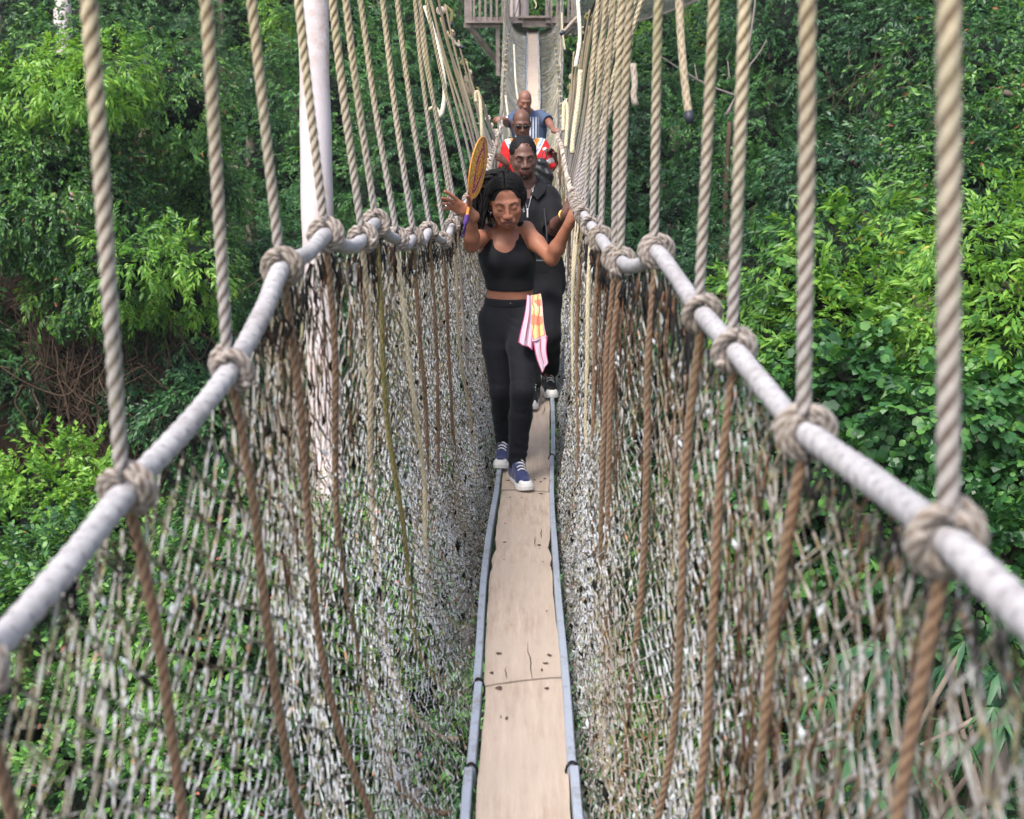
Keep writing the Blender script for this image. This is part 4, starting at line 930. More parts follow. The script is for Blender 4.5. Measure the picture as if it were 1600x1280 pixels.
# ------------------------------------------------------------------ people: one continuous body each, grown from a distance field
def smin(a, b, k):
    if k <= 0: return np.minimum(a, b)
    h = np.clip(.5 + .5 * (b - a) / k, 0, 1); return b + (a - b) * h - k * h * (1 - h)
class Frame:
    """local frame: columns of R are the local axes in world space"""
    def __init__(s, o, R=np.eye(3)): s.o = np.asarray(o, float); s.R = np.asarray(R, float)
    def w(s, p): return s.o + s.R @ np.asarray(p, float)
class Body:
    def __init__(s, frame=None): s.p = []; s.f = frame or Frame((0, 0, 0))
    def at(s, frame): s.f = frame; return s
    def cap(s, a, b, ra, rb, k=.02, op='+'):
        a, b = s.f.w(a), s.f.w(b); s.p.append(('c', a, b, ra, rb, k, op)); return s
    def chain(s, pts, rs, k=.02):
        for i in range(len(pts) - 1): s.cap(pts[i], pts[i + 1], rs[i], rs[i + 1], k)
        return s
    def ell(s, c, r, k=.02, op='+', R=None):
        s.p.append(('e', s.f.w(c), np.asarray(r, float), s.f.R @ (np.asarray(R) if R is not None else np.eye(3)), None, k, op)); return s
    def loft(s, lv, k=.02, op='+', pw=2.0):
        """lv: rows (z, cx, cy, a, b) in the current frame, elliptical sections stacked along its z"""
        s.p.append(('l', np.array(lv, float), s.f.o.copy(), s.f.R.copy(), pw, k, op)); return s
    def grow(s, d, keep=None):
        n = Body(s.f)
        for q in s.p:
            q = list(q)
            if q[0] == 'c': q[3] += d; q[4] += d
            elif q[0] == 'e': q[2] = q[2] + d
            else: l = q[1].copy(); l[:, 3:] += d; q[1] = l
            n.p.append(tuple(q))
        return n
    def bbox(s, m=.03):
        lo, hi = [], []
        for q in s.p:
            if q[-1] != '+': continue
            a, b = s._bb(q); lo.append(a); hi.append(b)
        return np.min(lo, 0) - m, np.max(hi, 0) + m
    def _bb(s, q):
        if q[0] == 'c': r = max(q[3], q[4]); return np.minimum(q[1], q[2]) - r, np.maximum(q[1], q[2]) + r
        if q[0] == 'e': e = np.sqrt(((q[3] * q[2]) ** 2).sum(1)); return q[1] - e, q[1] + e
        L = q[1]; pts = []
        for z, cx, cy, a, b in L:
            for sx in (-1, 1):
                for sy in (-1, 1): pts.append(q[2] + q[3] @ np.array((cx + sx * a, cy + sy * b, z)))
        pts = np.array(pts); return pts.min(0), pts.max(0)
    def grid(s, ax):
        X, Y, Z = ax; D = np.full((len(X), len(Y), len(Z)), .2, np.float32)
        for q in s.p:
            lo, hi = s._bb(q); k = q[-2]; m = max(k * 1.5, .012) + .012; sl = []
            for A, l, h in zip(ax, lo - m, hi + m): i = np.searchsorted(A, l); j = np.searchsorted(A, h); sl.append(slice(max(0, i - 1), min(len(A), j + 1)))
            if any(x.stop - x.start < 1 for x in sl): continue
            P = np.stack(np.meshgrid(X[sl[0]], Y[sl[1]], Z[sl[2]], indexing='ij'), -1).astype(np.float32)
            if q[0] == 'c':
                a, b, ra, rb = q[1].astype(np.float32), q[2].astype(np.float32), q[3], q[4]; ba = b - a; t = np.clip(((P - a) @ ba) / max(float(ba @ ba), 1e-9), 0, 1)
                d = np.linalg.norm(P - a - t[..., None] * ba, axis=-1) - (ra + (rb - ra) * t)
            elif q[0] == 'e':
                L = (P - q[1].astype(np.float32)) @ q[3].astype(np.float32); r = q[2].astype(np.float32); k0 = np.linalg.norm(L / r, axis=-1); k1 = np.linalg.norm(L / (r * r), axis=-1); d = k0 * (k0 - 1) / np.maximum(k1, 1e-6)
            else:
                L = (P - q[2].astype(np.float32)) @ q[3].astype(np.float32); lv = q[1]; z = L[..., 2]; f = [np.interp(z, lv[:, 0], lv[:, i]) for i in range(1, 5)]; pw = q[4]
                u = (np.abs((L[..., 0] - f[0]) / f[2]) ** pw + np.abs((L[..., 1] - f[1]) / f[3]) ** pw) ** (1 / pw)
                d = (u - 1) * np.minimum(f[2], f[3]); dz = np.maximum(lv[0, 0] - z, z - lv[-1, 0]); d = np.maximum(d, dz)
            C = D[tuple(sl)]; d = d.astype(np.float32)
            D[tuple(sl)] = smin(C, d, k) if q[-1] == '+' else -smin(-C, d, k)
        return D
def axes(lo, hi, fine, zfine=None, coarse=None):
    """grid lines; the vertical spacing may be coarser below zfine"""
    ax = [np.arange(lo[i], hi[i] + fine, fine) for i in range(2)]
    if zfine is None: z = np.arange(lo[2], hi[2] + fine, fine)
    else: z = np.r_[np.arange(lo[2], zfine, coarse), np.arange(zfine, hi[2] + fine, fine)]
    return ax + [z]
def surface(D, ax):
    s = D < 0; sh = D.shape; X, Y, Z = ax
    c = np.zeros((sh[0] - 1, sh[1] - 1, sh[2] - 1), np.int8)
    for i in (0, 1):
        for j in (0, 1):
            for k in (0, 1): c += s[i:sh[0] - 1 + i, j:sh[1] - 1 + j, k:sh[2] - 1 + k]
    act = (c > 0) & (c < 8); I, J, K = np.nonzero(act); n = len(I); vid = np.full(act.shape, -1, np.int64); vid[I, J, K] = np.arange(n)
    acc = np.zeros((n, 3)); cnt = np.zeros(n); cor = [(i, j, k) for i in (0, 1) for j in (0, 1) for k in (0, 1)]
    pos = {q: np.stack([X[I + q[0]], Y[J + q[1]], Z[K + q[2]]], 1) for q in cor}; val = {q: D[I + q[0], J + q[1], K + q[2]] for q in cor}
    for a in cor:
        for b in cor:
            if sum(b) - sum(a) == 1 and all(y >= x for x, y in zip(a, b)):
                m = (val[a] < 0) != (val[b] < 0); t = val[a] / np.where(m, val[a] - val[b], 1); p = pos[a] + (pos[b] - pos[a]) * t[:, None]; acc[m] += p[m]; cnt[m] += 1
    V = acc / cnt[:, None]; Q = []
    for axis in range(3):
        a = [slice(None)] * 3; b = [slice(None)] * 3; a[axis] = slice(0, -1); b[axis] = slice(1, None); m = s[tuple(a)] != s[tuple(b)]
        o1, o2 = [x for x in range(3) if x != axis]; idx = np.array(np.nonzero(m)); ok = (idx[o1] > 0) & (idx[o2] > 0) & (idx[o1] < sh[o1] - 1) & (idx[o2] < sh[o2] - 1); idx = idx[:, ok]
        def cell(d1, d2): q = idx.copy(); q[o1] -= d1; q[o2] -= d2; return vid[q[0], q[1], q[2]]
        quad = np.stack([cell(1, 1), cell(0, 1), cell(0, 0), cell(1, 0)], 1); flip = s[tuple(idx)] ^ (axis == 1); quad[~flip] = quad[~flip][:, ::-1]; Q.append(quad)
    Q = np.concatenate(Q); return V, Q[(Q >= 0).all(1)]
def vnormals(V, Q):
    n = np.cross(V[Q[:, 2]] - V[Q[:, 0]], V[Q[:, 3]] - V[Q[:, 1]]); N = np.zeros_like(V)
    for i in range(4): np.add.at(N, Q[:, i], n)
    return norm(N)
def solidify(body, name, mats, parent, fine=.005, zfine=None, coarse=None, disp=None, matf=None, label=None, relax=1):
    lo, hi = body.bbox(); ax = axes(lo, hi, fine, zfine, coarse); V, Q = surface(body.grid(ax), ax)
    for _ in range(relax):       # light smoothing
        E = np.concatenate([Q[:, [0, 1]], Q[:, [1, 2]], Q[:, [2, 3]], Q[:, [3, 0]]]); A = np.zeros_like(V); c = np.zeros(len(V)); np.add.at(A, E[:, 0], V[E[:, 1]]); np.add.at(c, E[:, 0], 1); V = V * .5 + A / np.maximum(c, 1)[:, None] * .5
    if disp is not None: V = V + vnormals(V, Q) * disp(V)[:, None]
    mb = MB(); 
    if matf is None: mb.add(V, Q)
    else:
        mi = matf(V[Q].mean(1)); mb.add(V, Q); mb.mq = [mi]
    o = mb.build(name, mats, parent, smooth=True, label=label); return o
def rot(axis, deg): return np.array(Matrix.Rotation(math.radians(deg), 3, axis))
def basis(d, n):
    """columns x = across, y = along d, z = n (back of the hand)"""
    y = norm(np.asarray(d, float)); n = np.asarray(n, float); z = norm(n - y * (n @ y)); return np.stack([np.cross(y, z), y, z], 1)

def add_head(B, hf, s=1.0, female=False, lids=.0115, nose=1.0, jaw=1.0, ears=True):
    """face looks along local -y"""
    B.at(Frame(hf.o, hf.R * s)); e = lambda c, r, k=.02, op='+': B.ell(c, np.array(r) * s, k * s, op)
    c = lambda a, b, ra, rb, k=.012, op='+': B.cap(a, b, ra * s, rb * s, k * s, op)
    B_f = B.f; B.f = Frame(hf.o, hf.R * s)
    def ell(c_, r, k=.02, op='+'):
        B.p.append(('e', B.f.w(c_), np.asarray(r, float) * s, hf.R, None, k * s, op))
    ell((0, .018, .030), (.074, .094, .084), .02); ell((0, -.015, -.030), (.063, .074, .070), .03)
    ell((0, -.030, -.068), (.046 * jaw, .052, .042), .03); ell((0, -.066, -.096), (.019 * jaw, .018, .016), .02)
    for x in (-1, 1):
        ell((x * .040, -.056, -.028), (.024, .024, .022), .022); c((x * .012, -.083 + .004 * female, .020), (x * .048, -.066 + .003 * female, .016), .010 - .0015 * female, .008 - .001 * female, .018)
        c((x * .058, .0, -.045), (x * .036, -.048, -.085), .014 * jaw, .014 * jaw, .02)
        ell((x * .032, -.094 - .004 * female, -.002), (.017, .014, .012), .014, '-')
        ell((x * .031, -.0715, -.003), (.0165, .0135, lids), .004)
        if ears: ell((x * .077, .012, -.012), (.008, .018, .030), .006); ell((x * .082, .006, -.010), (.004, .009, .018), .004, '-')
        ell((x * .015 * nose, -.098, -.040), (.0105 * nose, .012, .0095), .007); ell((x * .008, -.104, -.050), (.004, .006, .004), .003, '-')
        ell((x * .018, -.082, -.064), (.016, .016, .012), .012)
    c((0, -.086, .008), (0, -.106, -.034), .0085, .0115 * nose, .010); ell((0, -.108, -.038), (.012 * nose, .010, .010), .008)
    c((-.019, -.090, -.064), (0, -.098, -.0615), .0055, .0072, .005); c((.019, -.090, -.064), (0, -.098, -.0615), .0055, .0072, .005)
    c((-.015, -.090, -.0765), (.015, -.090, -.0765), .0075, .0075, .006); c((0, -.094, -.0775), (0, -.094, -.0775), .0085, .0085, .006)
    c((-.024, -.095, -.0700), (.024, -.095, -.0700), .0018, .0018, .003, '-'); c((0, -.1035, -.0700), (0, -.1035, -.0700), .0035, .0035, .004, '-')
    B.f = B_f
def lip_mask(hf, s):
    def f(P):
        L = (P - hf.o) @ hf.R / s; return (((L[:, 0] / .025) ** 2 + ((L[:, 2] + .070) / .0145) ** 2) < 1) & (L[:, 1] < -.086) 
    return f
def add_hand(B, wrist, d, back, side, s=1.0, curl=(20, 20, 20, 20), thumb=(35, 20), spread=6, k=.007):
    """side = +1: thumb on local +x. curl: degrees per joint for index..little. Returns finger tips."""
    R = basis(d, back); f = Frame(wrist, R * s); o = B.f; B.f = f
    for x in (-.024, -.008, .009, .024): B.cap((x * .72, .012, 0), (x, .078, 0), .0135 * s, .0105 * s, .014 * s)
    B.cap((0, -.02, 0), (0, .03, 0), .022 * s, .021 * s, .02 * s); tips = []
    lens = ((.040, .025, .020), (.045, .028, .021), (.041, .026, .020), (.032, .020, .018))
    for i, (L, cu) in enumerate(zip(lens, curl)):
        x = side * (.026 - .0172 * i); p = np.array((x, .080, .001)); a = 0; sp = side * math.radians(spread * (1.4 - i)); r = .0088 - .0006 * (i == 3) * 2
        for j, l in enumerate(L):
            a += math.radians(cu) * (1.0, 1.25, .8)[j]; q = p + l * np.array((math.sin(sp) * math.cos(a), math.cos(a) * math.cos(sp), -math.sin(a)))
            B.cap(p, q, (r - .0006 * j) * s, (r - .0006 * (j + 1)) * s, .003 * s); p = q
        tips.append(f.w(p))
    p = np.array((side * .022, .022, -.004)); ta, tc = thumb; a = math.radians(ta); c_ = 0
    for j, l in enumerate((.040, .032, .026)):
        q = p + l * np.array((side * math.sin(a) * math.cos(c_), math.cos(a) * math.cos(c_), -math.sin(c_) - .10)); B.cap(p, q, (.0125, .0105, .0095)[j] * s, (.0105, .0095, .008)[j] * s, .007 * s); p = q; a -= math.radians(tc) * .5; c_ += math.radians(tc) * .8
    tips.append(f.w(p)); B.f = o; return f, tips
def skin_mat(name, c1, c2, lip=False, rough=.5, spec=.35):
    def b(t):
        n = t.noise(9, 4, .6, t.coord()); f = t.noise(160, 4, .6, t.coord()); c = t.mix(t.ramp(n, [(.35, 0.0), (.65, 1.0)]), c1, c2); c = t.mix(.25, c, t.ramp(f, [(.3, .7), (.7, 1.1)]), 'MULTIPLY')
        return t.bsdf(c, rough, spec, t.bump(f, .12, .001), sub=.12)
    return mat(name, b)
def cloth_mat(name, col, rough=.85, weave=600, sheen=.2, bump=.2, big=.12):
    def b(t):
        P = t.coord(); n = t.noise(5, 5, .6, P); w = t.noise(weave, 2, .5, P); c = t.mix(1.0, tuple(col), t.ramp(n, [(.3, 1 - big * 2), (.7, 1.0)]), 'MULTIPLY')
        wr = t.noise(16, 5, .65, P, dist=.6); h = t.math('ADD', t.math('MULTIPLY', w, .15), wr)
        return t.bsdf(c, rough, .3, t.bump(h, bump, .012), sheen=sheen)
    return mat(name, b)
def facing(yaw, pitch=0, roll=0):
    """head frame: yaw + turns to image right, pitch + looks down"""
    return rot('Z', yaw) @ rot('X', pitch) @ rot('Y', roll)
def solid_sphere(c, r, n=10):
    u = np.linspace(0, math.pi, n); v = np.linspace(0, 2 * math.pi, n * 2, endpoint=False)
    V = np.stack([np.outer(np.sin(u), np.cos(v)), np.outer(np.sin(u), np.sin(v)), np.outer(np.cos(u), np.ones(len(v)))], -1) * r + np.asarray(c); m = len(v)
    i = np.arange(n - 1)[:, None] * m; j = np.arange(m)[None]; return V.reshape(-1, 3), np.stack([i + j, i + m + j, i + m + (j + 1) % m, i + (j + 1) % m], -1).reshape(-1, 4)
def curve_obj(name, pts, r, m, parent, sides=6, n=6, label=None, lobes=0, step=None):
    mb = MB(); P = spline(pts, n) if len(pts) > 2 else np.asarray(pts, float)
    if step: P, _ = resample(P, step)
    rr = r if np.isscalar(r) else np.interp(np.linspace(0, 1, len(P)), np.linspace(0, 1, len(r)), r)
    v, q, t, lay = tube(P, rr, sides, lobes, .25, .03); mb.add(v, q, t, attr=lay); return mb.build(name, m, parent, attr=True, label=label)
INK = plain('black hair', (.008, .007, .007), .7, .2, .3, 200)
LASH = plain('lash line', (.015, .010, .009), .6, .3, .2, 100)
SILVER = plain('silver', (.8, .8, .8), .25, .5, .1, 60, metal=.9)
WHITE = plain('white rubber', (.78, .77, .74), .6, .35, .12, 30)
def face_details(hf, s, parent, brow=True, browr=.0036, lash=True):
    f = Frame(hf.o, hf.R * s)
    for x in (-1, 1):
        if lash: curve_obj('eyelashes', [f.w((x * a, y, z)) for a, y, z in ((.017, -.083, -.0085), (.024, -.0855, -.0118), (.032, -.0865, -.0128), (.040, -.084, -.0118), (.046, -.078, -.0085))], np.array([.0006, .0012, .0016, .0015, .0008]) * (.65 if browr < .003 else 1), LASH, parent, 5)
        if brow: curve_obj('eyebrow', [f.w((x * a, y, z)) for a, y, z in ((.014, -.0925, .0175), (.026, -.092, .0230), (.038, -.083, .0245), (.049, -.071, .0190))], [browr * .7 * s, browr * s, browr * .9 * s, browr * .3 * s], INK, parent, 6)

def sneaker(parent, ankle, toe_dir, ground, up_m, sole_m, cap_m, lace_m, s=1.0, high=True, name='sneaker', pitchdeg=0):
    """heel under the ankle, toes along toe_dir, sole resting at height ground"""
    y = norm(np.array((toe_dir[0], toe_dir[1], 0.))); x = np.array((y[1], -y[0], 0)); z = np.array((0, 0, 1.)); R = np.stack([x, y, z], 1)
    if pitchdeg: R = R @ rot('X', pitchdeg)
    o = np.array((ankle[0], ankle[1], ground)); F = Frame(o, R * s); B = Body(F)
    B.chain([(0, -.035, .045), (0, .03, .045), (0, .10, .038), (0, .155, .034)], [.034 * s, .034 * s, .034 * s, .030 * s], .02 * s)
    B.chain([(0, -.020, .05), (0, -.006, .118 if high else .075)], [.040 * s, .043 * s], .02 * s); B.chain([(0, .02, .105 if high else .07), (0, .085, .058)], [.036 * s, .030 * s], .02 * s)
    B.f = F; B.p.append(('c', F.w((-.1, .06, -.045)), F.w((.1, .06, -.045)), .055 * s, .055 * s, .004, '-'))
    up = solidify(B, name, up_m, parent, .0045 * max(s, .9), disp=None); up.name = 'shoe_upper'
    lvl = np.array([(-.074, .008), (-.060, .026), (-.03, .034), (.02, .033), (.07, .036), (.12, .044), (.16, .041), (.185, .028), (.196, .008)]); n = len(lvl); c = 0
    ring = np.vstack([np.stack([lvl[:, 1], lvl[:, 0]], 1), np.stack([-lvl[::-1, 1], lvl[::-1, 0]], 1)]); ring, _ = resample(spline(np.vstack([ring, ring[:1]]), 4), .006); ring = ring[:-1]; m = len(ring); cen = np.array((0, .06)); mb = MB(); rows = []
    for zz, g_ in ((0, .965), (.004, 1.0), (.022, 1.0), (.027, .97)): rows.append(np.stack([(ring[:, 0] - cen[0]) * g_ + cen[0], (ring[:, 1] - cen[1]) * g_ + cen[1], np.full(m, zz) + .012 * np.clip((ring[:, 1] - .14) / .06, 0, 1) ** 2], 1))
    V = np.vstack([*rows, [(0, .06, 0)], [(0, .06, .027)]]) @ (R * s).T + o; i = np.arange(3)[:, None] * m; j = np.arange(m)[None]
    mb.add(V, np.stack([i + j, i + (j + 1) % m, i + m + (j + 1) % m, i + m + j], -1).reshape(-1, 4), [(4 * m, (k + 1) % m, k) for k in range(m)] + [(4 * m + 1, 3 * m + k, 3 * m + (k + 1) % m) for k in range(m)]); mb.build('sole', sole_m, parent, smooth=False)
    T = Body(F); T.p.append(('e', F.w((0, .152, .032)), np.array((.0375, .042, .028)) * s, R, None, .004, '+')); T.p.append(('c', F.w((-.1, .09, -.02)), F.w((.1, .09, -.02)), .045 * s, .045 * s, .004, '-')); solidify(T, 'toe_cap', cap_m, parent, .0045 * max(s, .9))
    for k in range(6 if high else 4):
        a = .096 - k * .017; h = .082 + .0115 * k
        curve_obj('lace', [F.w((-.022, a, h)), F.w((-.008, a + .004, h + .013)), F.w((.008, a - .006, h + .013)), F.w((.022, a - .010, h + .004))], 0.0040 * s, lace_m, parent, 5)
    curve_obj('lace', [F.w((0, .0, .125 if high else .10)), F.w((-.02, .02, .13 if high else .11)), F.w((-.03, .03, .10)), F.w((-.035, .02, .08))], .0022 * s, lace_m, parent, 5); curve_obj('lace', [F.w((0, .0, .125 if high else .10)), F.w((.02, .02, .13 if high else .11)), F.w((.03, .035, .10)), F.w((.03, .03, .07))], .0022 * s, lace_m, parent, 5)

# ================= the woman
def woman():
    skin = skin_mat('warm brown skin', (.33, .140, .082), (.26, .105, .062)); lipm = plain('plum lips', (.19, .075, .065), .45, .35, .1, 80)
    Yf = atD(810, 740, 6.0)[1]
    bz = lambda Y: board(Y)[1] + .009
    root = thing('person', (board(Yf)[0], Yf, bz(Yf)), 'woman in black cropped top and jeans stepping along the board, foremost of the four people', 'person')
    J = dict(hd=(791, 315, 5.86), nk=(788, 366, 6.03), ch=(790, 385, 6.05), sL=(757, 364, 6.02), sR=(822, 361, 6.02), wa=(797, 452, 6.07), pe=(797, 490, 6.1),
             eL=(737, 383, 5.80), wL=(737, 338, 5.66), eR=(862, 404, 5.86), wR=(891, 346, 5.72), hL=(776, 500, 6.12), hR=(819, 500, 6.08), kL=(783, 612, 6.12), kR=(816, 612, 5.90), aL=(788, 694, 6.36), aR=(808, 724, 6.05))
    J = {k: atD(*v) for k, v in J.items()}
    B = Body(); hf = Frame(J['hd'], facing(3, 17, -5)); hs = 1.07
    add_head(B, hf, hs, True, .0125, .96, .80)
    nb = J['nk']; B.f = Frame((0, 0, 0)); B.cap(hf.w((0, .022, -.055)), nb, .046, .050, .03); B.cap(nb + (0, .0, .0), nb + (0, .015, -.05), .052, .06, .03)
    for s_, e in (('sL', 1), ('sR', 1)): B.cap(nb + (0, .01, -.02), J[s_] + (0, 0, .012), .032, .036, .04)
    c, w, p = J['ch'], J['wa'], J['pe']
    tx = lambda z: np.interp(z, [p[2] - .1, p[2], w[2], c[2] + .1], [p[0], p[0], w[0], nb[0]]); ty = lambda z: np.interp(z, [p[2] - .1, p[2], w[2], c[2] + .1], [p[1], p[1], w[1], nb[1] + .01])
    prof = [(-.40, .06, .05), (-.35, .115, .10), (-.28, .150, .112), (-.20, .148, .105), (-.12, .128, .090), (-.06, .120, .085), (.0, .124, .090), (.08, .142, .105), (.13, .148, .108), (.18, .140, .095), (.22, .120, .08), (.26, .085, .06)]
    zc = w[2] + .045; torso = [(zc + z, tx(zc + z), ty(zc + z), a, b) for z, a, b in prof]; B.loft(torso, .03)
    for x in (-1, 1): B.ell((tx(zc + .12) + x * .062, ty(zc + .12) - .078, zc + .115), (.058, .050, .058), .04)
    arms = Body()
    for A_ in (B, arms):
        for sh, el, wr in (('sL', 'eL', 'wL'), ('sR', 'eR', 'wR')):
            a, b, d = J[sh], J[el], J[wr]; m1 = a * .55 + b * .45 + (0, 0, -.004); m2 = b * .72 + d * .28
            A_.chain([a, m1, b, m2, d], [.045, .041, .034, .037, .0235], .025)
    for h_, k_, a_ in (('hL', 'kL', 'aL'), ('hR', 'kR', 'aR')): 
        a, b, d = J[h_], J[k_], J[a_]; B.chain([a, a * .6 + b * .4, b, b * .65 + d * .35 + (0, .015, 0), d], [.088, .078, .052, .050, .032], .03)
    # feet inside the shoes
    for a_, dx in (('aL', (-.1, -1)), ('aR', (.22, -1))): d = norm(np.array((*dx, -.25))); B.cap(J[a_] - (0, 0, .03), J[a_] + d * .12 + (0, 0, -.045), .026, .016, .02)
    # right hand (image left): palm open towards the camera, fingers out to the left, fan handle between thumb and palm
    fdir = norm(np.array((-.80, -.30, .42))); hfr, tipsL = add_hand(B, J['wL'] + (-.004, -.006, .012), norm(np.array((-.80, -.25, .48))), (.25, .85, .45), -1, 1.12, (6, 12, 16, 22), (62, 16), 11)
    # left hand closes on the rail rope
    Yh = J['wR'][1] - .02; rp = rail(1, Yh); rt = norm(rail(1, Yh + .04) - rail(1, Yh - .04)); dh = norm(rp + (0, 0, .012) - J['wR']); 
    hgr, tipsR = add_hand(B, J['wR'], dh, np.array((-.55, -.55, .45)), 1, .95, (52, 58, 60, 60), (28, 45), 2)
    lm = lip_mask(hf, hs); body = solidify(B, 'body', [skin, lipm], root, .004, nb[2] - .06, .010, matf=lambda P: lm(P).astype(int))
    face_details(hf, hs, root, True, .0021)
    # cropped top
    top_m = cloth_mat('black ribbed top', (.0045, .0045, .007), .85, 500, .04, .3)
    T = Body(); T.loft([(z, x, y, a + .006, b + .007) for z, x, y, a, b in torso if z > zc - .125], .03)
    hem = zc - .045; T.p = []; zz = np.linspace(hem, zc + .215, 12); T.loft([(z, tx(z), ty(z), np.interp(z - zc, [q[0] for q in prof], [q[1] for q in prof]) + .006, np.interp(z - zc, [q[0] for q in prof], [q[2] for q in prof]) + .007) for z in zz], .03)
    for x in (-1, 1): T.ell((tx(zc + .12) + x * .060, ty(zc + .12) - .080, zc + .112), (.064, .056, .064), .045)
    for sh, x in (('sL', -1), ('sR', 1)):
        a = J[sh] + (-x * .026, -.010, .030); T.cap(a, (tx(zc + .16) + x * .075, ty(zc + .16) - .055, zc + .15), .019, .030, .02); T.cap(a, (tx(zc + .16) + x * .07, ty(zc + .16) + .06, zc + .15), .019, .03, .02)
    T.ell((nb[0], nb[1] - .085, nb[2] - .005), (.062, .075, .088), .006, '-'); T.ell((nb[0], nb[1] + .06, nb[2] + .02), (.06, .05, .07), .006, '-')
    for sh, x in (('sL', -1), ('sR', 1)): T.ell(J[sh] + (x * .034, -.01, -.030), (.044, .085, .072), .01, '-')
    nzw = Noise(3, 10, 26); fold = lambda V: .0016 * nzw(V * (.5, .5, 1.3))
    solidify(T, 'tank_top', top_m, root, .005, disp=fold)
    g = np.random.default_rng(2)       # scalloped lace along the neckline
    # jeans
    jm = cloth_mat('black stretch denim', (.005, .0055, .0095), .85, 700, .04, .35)
    Jn = Body(); wz = zc - .088; zz = np.linspace(zc - .385, wz, 10); Jn.loft([(z, tx(z), ty(z), np.interp(z - zc, [q[0] for q in prof], [q[1] for q in prof]) + .007, np.interp(z - zc, [q[0] for q in prof], [q[2] for q in prof]) + .008) for z in zz], .03)
    for h_, k_, a_ in (('hL', 'kL', 'aL'), ('hR', 'kR', 'aR')):
        a, b, d = J[h_], J[k_], J[a_]; Jn.chain([a, a * .6 + b * .4, b, b * .65 + d * .35 + (0, .015, 0), d + (0, 0, .005)], [.094, .084, .060, .057, .045], .022)
    nj = Noise(5, 12, 14)
    def wr(V):
        kz = [J['kL'][2], J['kR'][2]]; front = np.clip((V[:, 0] - J['kL'][0]) / .08, 0, 1); m = np.exp(-((V[:, 2] - kz[1] + .02) / .13) ** 2) * (.25 + .75 * front) + .6 * np.exp(-((V[:, 2] - J['aR'][2] - .08) / .09) ** 2) + .35 * np.exp(-((V[:, 2] - J['hR'][2] - .0) / .07) ** 2)
        s = np.sin(V[:, 2] * 120 + 5 * nj(V * (1, 1, .5)) + 18 * V[:, 0]); w_ = np.clip(.5 + .9 * nj(V[:, [1, 0, 2]] * 1.1), 0, 1); return (.0062 * m * w_) * np.abs(s) ** 1.5 * np.sign(s) + .0028 * nj(V * 1.0)
    solidify(Jn, 'jeans', jm, root, .0058, disp=wr)
    wb = Body(); zz = np.linspace(wz - .036, wz + .002, 4); wb.loft([(z, tx(z), ty(z), np.interp(z - zc, [q[0] for q in prof], [q[1] for q in prof]) + .010, np.interp(z - zc, [q[0] for q in prof], [q[2] for q in prof]) + .011) for z in zz], .0); wo = solidify(wb, 'waistband', jm, root, .004)
    mb = MB(); v, q = solid_sphere((tx(wz) + .003, ty(wz) - .098, wz - .018), .0075); mb.add(v, q); mb.build('button', plain('dark metal button', (.08, .08, .09), .4, .5, metal=.8), root)
    # shoes
    can = cloth_mat('navy canvas', (.035, .045, .13), .85, 500, .2, .15); nvy = can
    for a_, dx, gz, pit in (('aL', (-.12, -1), None, 0), ('aR', (.30, -1), None, 0)):
        f = J[a_]; yy = f[1]; gz = board(yy - .08)[1] + .010
        if a_ == 'aL': gz = board(yy - .08)[1] + .010
        sh = bpy.data.objects.new('sneaker', None); COL.objects.link(sh); sh.parent = root; sh.location = Vector((f[0], f[1], gz)) - root.location; sh.empty_display_size = .1
        sneaker(sh, f + (0, .0, 0), dx, gz, can, WHITE, WHITE, WHITE, 1.0, True)
    # locs swept to one side
    hair = MB(); cap = Body(Frame(hf.o, hf.R)); cap.ell((0, .024, .038), np.array((.079, .098, .084)) * hs, .01); cap.ell((0, .055, -.02), (.070, .06, .075), .02)
    cap.ell((0, -.092, .000), (.070, .070, .096), .006, '-'); solidify(cap, 'hair', INK, root, .004, disp=lambda V: .0010 * Noise(9, 10, 120)(V))
    g = np.random.default_rng(7); F = Frame(hf.o, hf.R * hs); locs = MB()
    for i in range(240):
        th = g.uniform(-.35, math.pi + .35); ph = g.uniform(-.1, 1.45); n = np.array((math.cos(th) * math.cos(ph) * 1.0, math.sin(th) * math.cos(ph), math.sin(ph) + .05))
        if n[1] < -.15 or n[0] > .15: continue
        st = np.array((0, .018, .040)) + n * (.078, .098, .082); left = g.random() < .72 or n[0] < .0
        sx = -1 if left else 1; L = g.uniform(.15, .27) * (1.0 if left else .45)
        st_w = F.w(st); out = hf.R @ (n * (1, 1, .7)); side_ = np.array((sx * (.75 if left else .18), .35, 0))
        p = [st_w, st_w + out * .018 + np.array((sx * .016, .006, .006)), st_w + out * .038 + side_ * L * .36 + (0, 0, -.12 * L), st_w + out * .024 + side_ * L * .45 + (g.normal() * .010, g.normal() * .012, -.55 * L), st_w + out * .012 + side_ * L * .42 + (g.normal() * .016, g.normal() * .018, -1.0 * L)]
        c0 = F.w((0, .022, .0))
        for k in range(2, 5):        # keep them outside the skull and face
            dlt = p[k] - c0; l = hf.R.T @ dlt; e = math.sqrt((l[0] / .088) ** 2 + (l[1] / .106) ** 2 + (l[2] / .115) ** 2)
            if e < 1: p[k] = c0 + dlt / e
            l = hf.R.T @ (p[k] - hf.o)
            if l[1] < -.02 and abs(l[0]) < .075: p[k] = hf.o + hf.R @ np.array((math.copysign(.078, l[0] if abs(l[0]) > .02 else sx), max(l[1], -.04), l[2]))
        P, s = resample(spline(p, 5), .011); v, q, t, lay = tube(P, .0052 * g.uniform(.75, 1.25) * (1 + .16 * np.sin(s * 420 + i)) * np.interp(np.linspace(0, 1, len(P)), [0, .8, 1], [1, .9, .5]), 6); locs.add(v, q, t)
